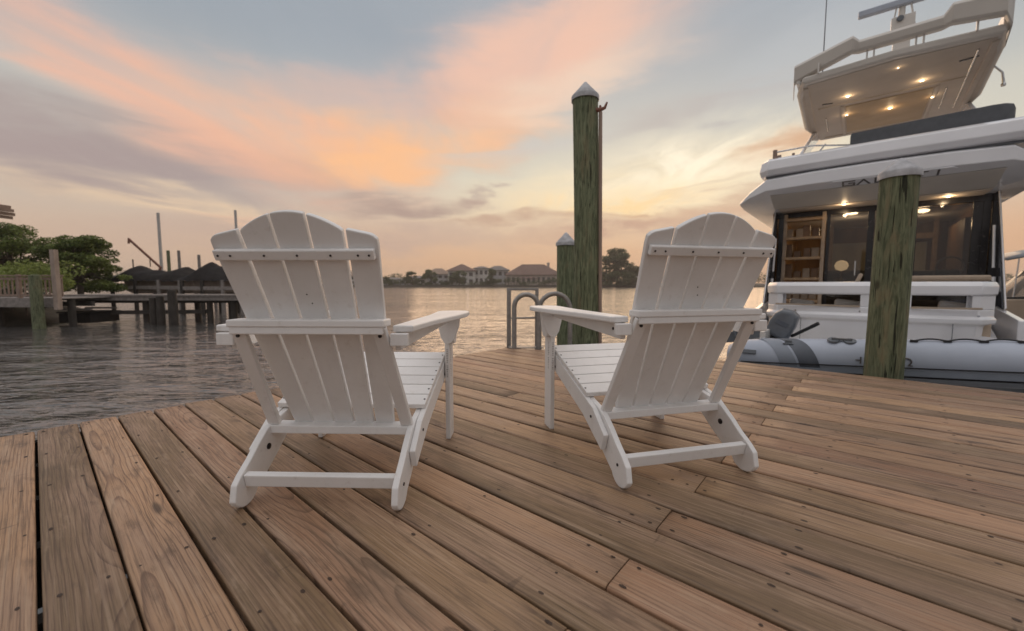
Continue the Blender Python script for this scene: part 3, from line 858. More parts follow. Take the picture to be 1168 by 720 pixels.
    for u0, u1 in ((-.37, .13), (.215, .675), (.725, 1.315)):
        put(MB().box(((u0 + u1) / 2, V0 + .005, .96), (u1 - u0, .008, 1.96)), 'door_glass', M['glass'])
    put(MB().box((-.0, V0 - .045, 1.0), (.02, .03, .25)), 'door_handle', M['steel'], bevel=.004)
    # stairs up to the flybridge seen from behind, with lockers
    st = MB()
    for u in (-1.02, -.455): st.beam((u, 9.02, .20), (u, 9.10, 2.0), .07, .055, up=(1, 0, 0))
    put(st, 'stair_string', M['tan'], bevel=.006)
    for z in (.42, .82, 1.19, 1.55, 1.88): put(MB().box((-.74, 9.06, z), (.53, .22, .045)), 'stair_tread', M['tread'], bevel=.006)
    rn = random.Random(5)
    for z in (.45, .85, 1.22, 1.58):
        for u in (-.96, -.83, -.70, -.57):
            h_ = rn.choice((.12, .17, .22, .25)); put(MB().box((u + rn.uniform(-.015, .015), 9.32, z + h_ / 2), (.105, .16, h_)), 'stair_locker', M['locker'] if rn.random() < .65 else M['tan'], bevel=.006)
    # salon inside
    sal = MB()
    sal.box((.16, 13.0, 1.0), (3.0, .05, 2.3)).box((-1.22, 11.1, 1.0), (.04, 3.8, 2.3)).box((1.56, 11.1, 1.0), (.04, 3.8, 2.3))
    put(sal, 'salon_wall', M['woodint'])
    put(MB().box((.16, 11.15, 2.10), (2.9, 3.7, .04)), 'salon_ceiling', M['ceil'])
    put(MB().box((.16, 11.1, -.09), (2.9, 3.8, .05)), 'salon_floor', M['tread'])
    wn = MB()
    wn.box((-.10, 12.6, 1.22), (.95, .03, .95)).box((.9, 12.6, 1.25), (.55, .03, .8)); put(wn, 'salon_blind', M['winlit'])
    pn = MB().box((.33, 12.0, 1.3), (.07, .06, 1.9)).box((-.45, 12.0, 1.3), (.07, .06, 1.9)).box((1.25, 12.2, 1.2), (.08, .06, 1.9)).box((.95, 12.2, 1.75), (.7, .05, .12))
    put(pn, 'salon_post', M['tread'], bevel=.006)
    put(MB().box((1.42, 11.0, 1.1), (.08, 1.6, 1.5)), 'salon_cabinet', M['locker'], bevel=.01)
    so = MB().box((-.1, 10.7, .45), (.9, .7, .40)).box((-.1, 11.05, .80), (.9, .18, .42)).box((.85, 10.4, .45), (.85, .7, .40)).box((.85, 10.75, .78), (.85, .18, .40)).box((1.2, 10.1, .72), (.3, .3, .5))
    put(so, 'salon_sofa', M['sofa'], bevel=.05)
    wh = MB(); wh.tube([(1.22 + .16 * math.cos(a), 10.0, 1.02 + .16 * math.sin(a)) for a in [2 * math.pi * i / 20 for i in range(21)]], .016, 8)
    put(wh, 'helm_wheel', M['tan'], smooth=60)
    put(MB().lathe([(.02, 0), (.085, .03), (.11, .10), (.085, .17), (.03, .2)], (-.20, 10.1, .98), 18), 'table_lamp_shade', M['lampglow'], smooth=60)
    put(MB().lathe([(.06, .68), (.012, .70), (.012, .98)], (-.20, 10.1, 0), 12).box((-.2, 10.1, .66), (.4, .3, .03)), 'side_table', M['locker'])
    # flybridge overhang
    lip = MB()
    def sec(u, v0, z0, z1, vin, zin, v2): return [(u, v0, z0), (u, v0, z1), (u, v0 + .06, z1 + .03), (u, v2, z1 + .03), (u, v2, zin), (u, vin, zin)]
    secs = [sec(-1.64, 8.30, 2.14, 2.16, 8.60, 2.10, 12.8), sec(-1.46, 8.10, 2.20, 2.28, 8.62, 2.07, 12.8), sec(-1.20, 7.97, 2.27, 2.44, 8.64, 2.055, 12.8), sec(-.6, 7.92, 2.28, 2.455, 8.64, 2.055, 12.8), sec(.15, 7.90, 2.28, 2.46, 8.64, 2.055, 12.8), sec(.9, 7.92, 2.28, 2.455, 8.64, 2.055, 12.8), sec(1.45, 7.97, 2.27, 2.44, 8.64, 2.055, 12.8), sec(1.70, 8.10, 2.20, 2.28, 8.62, 2.07, 12.8), sec(1.86, 8.30, 2.14, 2.16, 8.60, 2.10, 12.8)]
    lip.loft(secs); put(lip, 'flybridge_overhang', G_, bevel=.008, smooth=25)
    ins = MB().box((.16, 8.92, 2.047), (2.5, .55, .012)); put(ins, 'overhang_ceiling', M['ceil2'], bevel=.004)
    def slope(u, s): return Vector((u, 7.905 + s, 2.2790 - s * .3025))
    nd = Vector((0, -.29, -.957))
    put(MB().prism([slope(-1.15, .215), slope(1.42, .215), slope(1.42, .72), slope(-1.15, .72)], nd * .012), 'bounce_tinted_soffit', M['champ'], bevel=.004)  # added tan panel: warm light bounced off the deck, put into its colour
    npl = MB().prism([slope(-.32, .012), slope(.93, .012), slope(.98, .06), slope(.90, .19), slope(-.28, .19), slope(-.36, .06)], nd * .012)
    npl = put(npl, 'name_plate', G_, bevel=.004)
    lt = MB()
    def stroke(pts, w_=.022):
        for (a, b) in zip(pts, pts[1:]):
            A_, B_ = slope(a[0], .165 - a[1]) + nd * .016, slope(b[0], .165 - b[1]) + nd * .016
            dd = (B_ - A_).normalized() * w_ * .5
            lt.beam(A_ - dd, B_ + dd, w_, .008, up=nd)
    hgt = .125
    def gl(ch, u, w_):
        if ch == 'G': stroke([(u + w_, hgt), (u, hgt), (u, 0), (u + w_, 0), (u + w_, hgt * .5), (u + w_ * .55, hgt * .5)])
        if ch == 'A': stroke([(u, 0), (u + w_ / 2, hgt), (u + w_, 0)])
        if ch == 'L': stroke([(u, hgt), (u, 0), (u + w_, 0)])
        if ch == 'T': stroke([(u, hgt), (u + w_, hgt)]); stroke([(u + w_ / 2, hgt), (u + w_ / 2, 0)])
        if ch == 'I': stroke([(u, hgt), (u, 0)])
    for ch, u in zip('GALATI', (-.20, -.03, .165, .35, .56, .80)): gl(ch, u, .13)
    put(lt, 'name_lettering', M['letter'], npl)
    # flybridge coaming above, with the shadow gap
    put(MB().prism([(-1.22, 8.06, 2.485), (-1.0, 8.04, 2.485), (1.4, 8.04, 2.485), (1.62, 8.08, 2.485), (1.62, 12.6, 2.485), (-1.22, 12.6, 2.485)], (0, 0, .03)), 'shadow_gap_strip', M['cowl'])
    cr = []
    for z, o_ in ((2.516, .05), (2.53, .0), (2.60, -.035), (2.75, 0.0), (2.79, .05), (2.80, .10)):
        cr.append([(-1.30 - o_ * -.6, 8.12 + o_, z), (-1.18, 7.97 + o_, z), (.15, 7.93 + o_, z), (1.50, 7.97 + o_, z), (1.66, 8.12 + o_, z), (1.66, 12.5, z), (-1.30 + o_ * .6, 12.5, z)])
    put(MB().loft(cr), 'flybridge_coaming', G_, bevel=.012, smooth=28)
    # charcoal cover on the aft bar
    cv = []
    for z, k in ((2.80, 1.0), (3.10, 1.0), (3.14, .985)):
        pts = [(-.16, 8.62), (1.1, 8.60)]
        for q in range(7):
            a = R(-90 + q * 30); pts.append((1.34 + .24 * math.cos(a), 8.84 + .24 * math.sin(a)))
        pts += [(-.14, 9.08)]
        cv.append([(.7 + (u - .7) * k, 8.85 + (v - 8.85) * k, z + .03 * (u + .14) / 1.6) for u, v in pts])
    put(MB().loft(cv), 'bar_cover', M['dgrey'], bevel=.01, smooth=40)
    # rail and post at the port corner
    rl = MB().tube([(-1.12, 8.18, 2.79), (-1.12, 8.18, 2.965)], .032, 10).box((-1.08, 8.18, 2.84), (.10, .05, .06)).tube([(-.86, 8.15, 2.79), (-.86, 8.15, 2.86)], .02, 8)
    put(rl, 'rail_post', M['railw'], bevel=0, smooth=50)
    put(MB().tube([(-1.12, 8.18, 2.93), (-.62, 8.16, 2.93), (-.12, 8.62, 2.95)], .014, 8).tube([(-.55, 8.2, 2.79), (-.45, 8.2, 2.93)], .012, 8), 'flybridge_rail', M['steel'], smooth=60)
    # hardtop
    hs = []
    for z, k, kv in ((4.10, .97, .99), (4.13, 1.0, 1.0), (4.19, 1.0, 1.0), (4.22, .97, .99)):
        pts = [(-.84, 8.62), (.3, 8.50), (1.40, 8.62), (1.49, 9.2), (1.58, 11.2), (1.46, 12.2), (-.80, 12.2), (-1.0, 11.2), (-.96, 9.2)]
        hs.append([(.42 + (u - .42) * k, 10.4 + (v - 10.4) * kv, z) for u, v in pts])
    put(MB().loft(hs), 'hardtop', M['champ'], bevel=.01, smooth=30)
    # underside modelling: frame, recessed centre, side coves
    put(MB().prism([(-.78, 8.72, 4.098), (.3, 8.60, 4.098), (1.34, 8.72, 4.098), (1.43, 9.3, 4.098), (1.52, 11.2, 4.098), (1.40, 12.1, 4.098), (-.76, 12.1, 4.098), (-.93, 11.2, 4.098), (-.89, 9.3, 4.098)], (0, 0, -.006)), 'hardtop_ceiling', M['ceil2'])
    un = MB()
    un.box((.28, 9.98, 4.088), (1.95, .05, .03)).box((.27, 12.0, 4.085), (1.9, .12, .035))
    un.box((-.33, 11.05, 4.085), (.06, 1.9, .035)).box((.92, 11.05, 4.085), (.06, 1.9, .035))
    un.beam((-.80, 8.80, 4.085), (-.84, 11.9, 4.085), .08, .04).beam((1.34, 8.80, 4.085), (1.42, 11.9, 4.085), .08, .04)
    put(un, 'hardtop_trim', M['ceil2'], bevel=.012)
    put(MB().box((.295, 11.0, 4.086), (1.16, 1.7, .012)), 'sunroof_panel', M['ceil3'], bevel=.004)
    co = MB().tube([(-.60, 10.6, 4.088), (-.60, 11.5, 4.088)], .014, 8).tube([(1.20, 8.95, 4.088), (1.28, 11.5, 4.088)], .016, 8).tube([(1.05, 10.3, 4.088), (1.08, 11.4, 4.088)], .012, 8)
    put(co, 'ceiling_grab_rail', M['steel'], smooth=60)
    vt = MB().beam((-.62, 9.78, 4.086), (-.47, 9.82, 4.086), .03, .012).beam((1.05, 9.25, 4.086), (1.25, 9.22, 4.086), .03, .012)
    put(vt, 'ceiling_vent', M['black'])
    lights = [(-.251, 9.632, 4.085, .034), (.693, 9.696, 4.085, .034), (.362, 10.759, 4.075, .040), (-.272, 10.585, 4.062, .026), (.905, 10.586, 4.062, .022), (.361, 8.904, 4.085, .014)]
    lights += [(-.186, 8.72, 2.035, .028), (1.02, 8.95, 2.035, .028)]
    for u, v, z, r in lights: put(MB().lathe([(r * .8, 0), (r * .7, -.006)], (u, v, z), 16), 'downlight', M['bulb'])
    # visor frame round the aft edge of the hardtop
    P0 = [(-1.03, 9.3, 4.14, 4.40), (-.97, 8.72, 4.20, 4.49), (-.20, 8.42, 4.33, 4.57), (-.12, 8.47, 4.33, 4.50), (.78, 8.47, 4.33, 4.50), (.86, 8.40, 4.33, 4.60), (1.36, 8.46, 4.28, 4.58), (1.44, 8.58, 4.14, 4.54), (1.50, 9.2, 4.14, 4.44)]
    vf = []
    for u, v, z0, z1 in P0:
        vf.append([(u, v, z0 + .03), (u, v - .015, z1 - .05), (u, v + .02, z1), (u, v + .14, z1 - .01), (u, v + .12, z0), (u, v + .03, z0)])
    put(MB().loft(vf), 'hardtop_visor', M['champ'], bevel=.012, smooth=30)
    bk = MB()
    for u in (-.02, .06, .52, .60, -.62, 1.12): bk.box((u, 8.56, 4.27), (.022, .05, .16))
    put(bk, 'visor_bracket', G2)
    for u in (-.93, 1.38):   # end brackets
        put(MB().prism([(u, 8.72, 4.16), (u, 9.3, 4.16), (u, 9.3, 4.36), (u, 8.72, 4.44)], (.06, 0, 0)), 'visor_bracket', G2, bevel=.01)
    # raked supports
    for u, du in ((-1.02, .16), (1.46, -.04)):
        a, b = Vector((u, 9.0, 2.70)), Vector((u + du, 11.9, 4.12))
        put(MB().prism([a + Vector((0, -.18, 0)), a + Vector((0, .30, 0)), b + Vector((0, .25, 0)), b + Vector((0, -.45, 0))], (.07, 0, 0)), 'hardtop_support', G_, bevel=.012)
    put(MB().tube([(1.62, 9.9, 3.84), (1.60, 9.9, 4.0), (1.50, 9.9, 4.14)], [.018, .014, .014], 8).lathe([(.025, 0), (.03, .03), (.012, .06)], (1.62, 9.9, 3.79), 10), 'horn', M['steel'], smooth=50)
    # mast and radar
    ms = MB()
    ms.box((.42, 10.0, 4.68), (.22, .18, .95)).box((.42, 9.93, 5.18), (.30, .22, .22))
    ms.tube([(.40, 10.0, 5.2), (.42, 10.05, 6.3)], [.05, .03], 10).tube([(.28, 9.95, 5.1), (.40, 10.02, 6.1)], .012, 8).tube([(.58, 9.95, 5.1), (.44, 10.02, 6.0)], .014, 8)
    put(ms, 'mast', G2, bevel=.02, smooth=40)
    put(MB().box((.51, 9.98, 5.57), (1.38, .11, .11), Matrix.Rotation(R(3), 3, 'Z')), 'radar_scanner', M['hyp'], bevel=.02)
    put(MB().box((.25, 10.0, 6.02), (.4, .05, .04)).lathe([(.05, 0), (.05, .03)], (.38, 9.81, 5.24), 10, ax=(0, -1, 0)), 'mast_spreader', M['cowl'], bevel=.01)
    put(MB().tube([(-.60, 9.1, 4.2), (-.60, 9.1, 6.6)], [.010, .005], 6), 'whip_antenna', M['cowl'])
    tag(root, 'white motor yacht moored stern-to beyond the dock edge, lamps lit under its hardtop', 'yacht')
    # the lamps that are lit
    def lamp(u, v, z, e, r=.03, spot=False):
        ld = bpy.data.lights.new('downlight_lamp', 'SPOT' if spot else 'POINT'); ld.energy = e; ld.color = (1.0, .70, .40); ld.shadow_soft_size = r
        if spot: ld.spot_size = R(150); ld.spot_blend = 1.0
        o = bpy.data.objects.new('downlight_lamp', ld); col.objects.link(o); o.parent = root; o.location = (u - BU, v - BVv, z - BZ)
    for u, v, z, r in lights[:6]: lamp(u, v, z - .05, LAMP_TOP * (r / .034) ** 2)
    for u, v, z, r in lights[6:]: lamp(u, v, z - .05, LAMP_COCKPIT)
    lamp(-.1, 10.6, 1.85, LAMP_SALON, .1); lamp(.95, 11.2, 1.85, LAMP_SALON, .1)
    return root
LAMP_TOP, LAMP_COCKPIT, LAMP_SALON = .75, 1.8, 6.0
yacht()


# ------------------------------------------------------------------ inflatable dinghy on the swim platform
def dinghy():
    BU, BVv, BZ = .35, 5.5, -.62
    root = empty('inflatable_dinghy', uvz(BU, BVv, BZ), U_ANG); O = (BU, BVv, BZ)
    def put(mb, name, mat, parent=root, bevel=0.0, smooth=False): return mb.off(O).build(name, mat, parent, bevel, smooth)
    def zc(u): return -.055 + .078 * (u + .9) + (.05 * max(0, u - .9) ** 2)
    rt = .19
    vo, vi = 4.94, 5.86; vmid = (vo + vi) / 2
    path, rs = [], []
    for u, r in ((-1.02, .10), (-.99, .135), (-.90, .165), (-.80, .18)): path.append((u, vo, zc(u) - (.02 if u < -.95 else 0))); rs.append(r)
    for i in range(1, 12): u = -.80 + i * .20; path.append((u, vo, zc(u))); rs.append(rt)
    bow0 = 1.5
    for i in range(1, 12):
        a = R(-90 + 180 * i / 12); u = bow0 + .70 * math.cos(a); path.append((u, vmid + (vi - vmid) * math.sin(a), zc(u) - .055 * (1 + math.sin(a)))); rs.append(rt - .01)
    for i in range(11, 0, -1): u = -.80 + i * .20; path.append((u, vi, zc(u) - .11)); rs.append(rt)
    for u, r in ((-.80, .18), (-.90, .165), (-.99, .135), (-1.02, .10)): path.append((u, vi, zc(u) - .11)); rs.append(r)
    mb = MB().tube(path, rs, 32)
    # colour bands across the near tube
    n0 = 0; k = 32
    tube_o = put(mb, 'inflatable_tube', M['hyp'], smooth=True)
    def band(u0, u1, lean, mat, name):
        b = MB(); rows = []
        for j in range(13):
            f = j / 12; an = R(96 - 190 * f); q = max(0.0, math.sin(an))
            rr = rt + .0035
            v = vo - rr * math.cos(an - R(0)) if False else vo - rr * math.sin(R(-6 + 128 * f)); z = rr * math.cos(R(-6 + 128 * f))
            sh = -lean * (1 - f) ** 1.8
            rows.append([(u0 + sh, v, zc(u0 + sh) + z), (u1 + sh, v, zc(u1 + sh) + z)])
        b.loft(rows, False, False, False); put(b, name, mat, tube_o, smooth=True)
    band(-.515, -.375, .26, M['hypg'], 'tube_band'); band(-.355, -.200, .26, M['hypd'], 'tube_band')
    # rubbing strips
    for dz, h_, mat in ((-.035, .010, M['rub']), (-.075, .058, M['hypg']), (-.118, .012, M['rub'])):
        st = MB(); rows = []
        for i in range(26):
            u = -.98 + i * .108; a = math.asin(max(-1, min(1, dz / rt))); rr = rt * (1 if u > -.8 else .62 + .38 * (u + .98) / .18) + .004
            v = vo - rr * math.cos(a)
            if u > 1.5: a2 = min(1.0, (u - 1.5) / .8); v += (1 - math.sqrt(1 - a2 * a2)) * .56
            z = zc(u) + dz
            rows.append([(u, v + .012, z - h_ / 2), (u, v - .003, z - h_ / 2), (u, v - .003, z + h_ / 2), (u, v + .012, z + h_ / 2)])
        st.loft(rows); put(st, 'rubbing_strip', mat, tube_o)
    # rigid hull
    rings = []
    for u, dpt, hb in ((-.75, .26, .44), (.4, .28, .45), (1.2, .26, .42), (1.8, .16, .28), (2.2, .05, .08)):
        z = zc(u); rings.append([(u, vmid - hb, z - .06), (u, vmid - hb * .85, z - dpt * .75), (u, vmid, z - dpt - .10), (u, vmid + hb * .85, z - dpt * .75), (u, vmid + hb, z - .06)])
    put(MB().loft(rings), 'dinghy_hull', M['hypg'], smooth=40)
    put(MB().box((-.72, vmid, .02), (.05, .80, .40)), 'transom_board', M['gel2'], bevel=.01)
    put(MB().box((.25, vmid, .06), (.35, .78, .10)).box((1.0, vmid, -.02), (.5, .6, .2)), 'dinghy_seat', M['gel2'], bevel=.03)
    for u in (.12, .35): put(MB().lathe([(.055, 0), (.055, .3)], (u, vmid, -.25), 12), 'seat_leg', M['gel2'])
    # fittings on the near tube
    def on(u, deg, e=0.0):
        a = R(deg); return Vector((u, vo - (rt + e) * math.sin(a), zc(u) + (rt + e) * math.cos(a)))
    put(MB().box(on(-.80, 68), (.13, .02, .045), Matrix.Rotation(R(-20), 3, 'X')), 'maker_plate', M['cowl'], tube_o, .006)
    put(MB().box(on(-.47, 32, .01), (.055, .03, .04)).box(on(-.47, 32, -.01), (.09, .08, .012)), 'towing_eye', M['cowl'], tube_o, .006)
    pd = MB()
    p = on(-.06, 22, .004); pd.lathe([(.05, 0), (.045, .012)], p + Vector((-.06, 0, 0)), 14, ax=(0, -.4, 1)).lathe([(.05, 0), (.045, .012)], p + Vector((.06, 0, 0)), 14, ax=(0, -.4, 1)).box(p + Vector((0, 0, .015)), (.15, .03, .02))
    put(pd, 'carry_handle', M['cowl'], tube_o, smooth=40)
    gl = MB(); c = on(.375, 84, .003); an = R(84)
    ring = [c + Vector((.030 * math.cos(t), 0, .030 * math.sin(t))) for t in [R(-60 + 300 * i / 14) for i in range(15)]]
    gl.tube(ring, .006, 6).beam(c + Vector((-.04, 0, -.032)), c + Vector((-.01, 0, -.032)), .01, .008).beam(c + Vector((.01, 0, -.032)), c + Vector((.04, 0, -.032)), .01, .008)
    c = on(.08, 84, .003); gl.beam(c + Vector((0, 0, -.03)), c + Vector((0, 0, .03)), .01, .008).beam(c + Vector((0, 0, 0)), c + Vector((-.035, 0, 0)), .01, .008)
    put(gl, 'registration_lettering', M['letter'], tube_o)
    rp = []
    for i in range(60):
        u = .42 + i * .022; sag = abs(math.sin(i * math.pi / 9)); rp.append(on(u, 14 + 6 * (1 - sag), .008 + .010 * sag))
    gr = MB().tube(rp, .007, 6)
    for i in range(0, 60, 9): gr.box(rp[i], (.05, .03, .016))
    put(gr, 'grab_line', M['rub'], tube_o)
    # outboard, tilted up
    ob = empty('outboard_motor'); ob.parent = root
    def oput(mb, name, mat, **k): return mb.off(O).build(name, mat, ob, **k)
    ct = Vector((-.60, 5.45, .265)); rx = Matrix.Rotation(R(28), 3, 'Y')
    prof = [(-.10, -.15), (-.13, .0), (-.12, .10), (-.08, .17), (.02, .20), (.10, .17), (.13, .05), (.14, -.08), (.12, -.15)]
    rings = []
    for dv, k in ((-.13, .80), (-.11, .95), (0, 1.0), (.11, .95), (.13, .80)):
        rings.append([ct + rx @ Vector((x * k, dv, z * k)) for x, z in prof])
    oput(MB().loft(rings), 'engine_cowl', M['cowl'], bevel=.012, smooth=35)
    oput(MB().box(ct + rx @ Vector((.01, 0, -.175)), (.26, .22, .05), rx), 'cowl_base', M['rub'], bevel=.01)
    oput(MB().box(ct + rx @ Vector((0, -.134, .03)), (.12, .006, .05), rx), 'cowl_panel', M['hypd'], bevel=.002)
    oput(MB().beam(ct + Vector((.10, -.05, -.12)), ct + Vector((.30, -.16, .02)), .035, .030).tube([ct + Vector((.27, -.145, .0)), ct + Vector((.34, -.18, .05))], .020, 10), 'tiller_handle', M['rub'], bevel=.006)
    oput(MB().beam(ct + Vector((-.05, 0, -.10)), ct + Vector((-.62, .02, -.20)), .10, .13).beam(ct + Vector((-.45, .02, -.17)), ct + Vector((-.50, .02, -.02)), .20, .02), 'drive_leg', M['cowl'], bevel=.015)
    pr = MB()
    for a in range(3): pr.box(ct + Vector((-.66, .02, -.21)) + Vector((0, math.cos(a * 2.09) * .06, math.sin(a * 2.09) * .06)), (.015, .06, .09), Matrix.Rotation(a * 2.09, 3, 'X') @ Matrix.Rotation(.5, 3, 'Z'))
    oput(pr.tube([ct + Vector((-.62, .02, -.20)), ct + Vector((-.72, .02, -.22))], [.035, .02], 10), 'propeller', M['rub'])
    brk = MB()
    for dv in (-.08, .08): brk.beam(ct + Vector((-.02, dv, -.16)), ct + Vector((-.13, dv, -.36)), .025, .05).tube([ct + Vector((-.16, dv, -.10)), ct + Vector((.02, dv, -.22))], .018, 8)
    oput(brk, 'clamp_bracket', M['rub'])
    tag(root, 'pale grey inflatable dinghy with dark tube stripes and a tilted outboard on the swim platform', 'dinghy')
dinghy()


# ------------------------------------------------------------------ foliage
def leaf_mesh(name, clumps, n, size, mat, parent=None, rn=None, flat=.55):
    """leaf-sized faces spread through clump volumes; clumps = (centre, radius xyz, tone)"""
    rn = rn or random.Random(1)
    vs_, fs, tones = [], [], []
    tot = sum(r[0] * r[1] * r[2] for _, r, _ in clumps) ** 1.0
    for c, r, tone in clumps:
        cnt = max(6, int(n * (r[0] * r[1] * r[2]) / tot))
        for _ in range(cnt):
            while True:
                p = Vector((rn.uniform(-1, 1), rn.uniform(-1, 1), rn.uniform(-1, 1)))
                if .15 < p.length < 1: break
            p = p * (p.length ** -.35 if p.length > .3 else 1)
            if p.length > 1.12: p *= 1.12 / p.length
            pos = Vector(c) + Vector((p.x * r[0], p.y * r[1], p.z * r[2]))
            s = size * rn.uniform(.6, 1.35)
            a = Vector((rn.gauss(0, 1), rn.gauss(0, 1), rn.gauss(0, flat))).normalized()
            nn = Vector((rn.gauss(0, .7), rn.gauss(0, .7), 1)).normalized(); b = a.cross(nn).normalized()
            i = len(vs_)
            vs_ += [pos - a * s, pos + b * s * .45, pos + a * s, pos - b * s * .45]; fs.append((i, i + 1, i + 2, i + 3))
            t = min(1, max(0, tone + rn.uniform(-.3, .3))); tones += [t] * 4
    me = bpy.data.meshes.new(name); me.from_pydata([tuple(v) for v in vs_], [], fs); me.materials.append(mat)
    at_ = me.attributes.new('leaf', 'FLOAT_VECTOR', 'POINT'); at_.data.foreach_set('vector', [q for t in tones for q in (t, t, t)])
    o = bpy.data.objects.new(name, me); col.objects.link(o)
    if parent: o.parent = parent
    return o
LF_GREEN = leaf_mat('broad_green_leaf', (.035, .062, .018), (.23, .28, .078))
LF_HEDGE = leaf_mat('light_hedge_leaf', (.08, .115, .026), (.29, .34, .095))
LF_FAR = leaf_mat('far_leaf', (.060, .080, .042), (.17, .20, .10))
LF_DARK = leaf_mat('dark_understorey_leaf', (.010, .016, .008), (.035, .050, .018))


def tree(name, base, h, spread, label, mat, n, size, seed, group=None, crown_z=.35, lean=0.0, nl=26, cat='tree'):
    rn = random.Random(seed); base = Vector(base)
    root = empty(name, base)
    tr = MB()
    top = Vector((lean, 0, h * .72))
    tr.tube([(0, 0, -.4), (lean * .3, 0, h * .2), (lean * .6, .05, h * .45), top], [h * .045, h * .035, h * .028, h * .012], 9)
    clumps = []
    for i in range(nl):
        a = rn.uniform(0, 2 * math.pi); f = rn.uniform(.15, 1) ** .6; zz = rn.uniform(crown_z, 1.0)
        env = math.sqrt(max(.05, 1 - ((zz - crown_z) / (1.02 - crown_z)) ** 2.2))
        p = Vector((lean * zz + math.cos(a) * spread * f * env, math.sin(a) * spread * f * env * .9, h * zz * (1 - .10 * f)))
        rr = spread * (rn.uniform(.16, .30) if nl < 50 else rn.uniform(.09, .25)); tone = .25 + .5 * rn.random()
        clumps.append((p, (rr * 1.25, rr * 1.25, rr * .62), tone))
        if i % 2 == 0:
            s0 = Vector((lean * .5, 0, h * rn.uniform(.22, .55))); mid = (s0 + p) / 2 + Vector((0, 0, -.05 * h))
            tr.tube([s0, mid, p], [h * .018, h * .011, h * .004], 6)
    tr.build('trunk', M['bark'], root, smooth=60)
    leaf_mesh('crown', clumps, n, size, mat, root, rn)
    return tag(root, label, cat, group)


def shrub(name, base, w_, d_, h, label, mat, n, size, seed, group=None, cat='shrub', nl=14, tone0=.3):
    rn = random.Random(seed); root = empty(name, base)
    clumps = []
    for i in range(nl):
        p = Vector((rn.uniform(-.5, .5) * w_, rn.uniform(-.5, .5) * d_, h * rn.uniform(.25, .85)))
        clumps.append((p, (w_ / nl ** .5 * .75, d_ * .4, h * .30), tone0 + .4 * rn.random()))
    st = MB()
    for i in range(5): x = (i / 4 - .5) * w_ * .7; st.tube([(x, 0, -.3), (x * 1.1, 0, h * .6)], [h * .04, h * .015], 6)
    st.build('stem', M['bark'], root); leaf_mesh('foliage', clumps, n, size, mat, root, rn)
    return tag(root, label, cat, group)


# left shore
tree('shade_tree', at(15, 336, 24), 4.2, 3.0, 'spreading green tree rising behind the hedge of the railed pier', LF_GREEN, 24000, .080, 21, None, .20, 0, 60)
tree('shade_tree', at(92, 338, 23), 3.5, 2.15, 'rounded green tree beyond the end of the railed pier', LF_GREEN, 24000, .080, 33, None, .08, .15, 70)
shrub('hedge', at(20, 332, 19.5), 5.2, 1.2, 1.35, 'light green hedge directly behind the wooden pier railing', LF_HEDGE, 5000, .07, 5, None, 'hedge', 18, .55)
shrub('understorey_shrub', at(14, 352, 17.6), 3.4, 1.0, 1.05, 'dark shrubbery in the shade under the railed pier', LF_DARK, 2600, .08, 8)


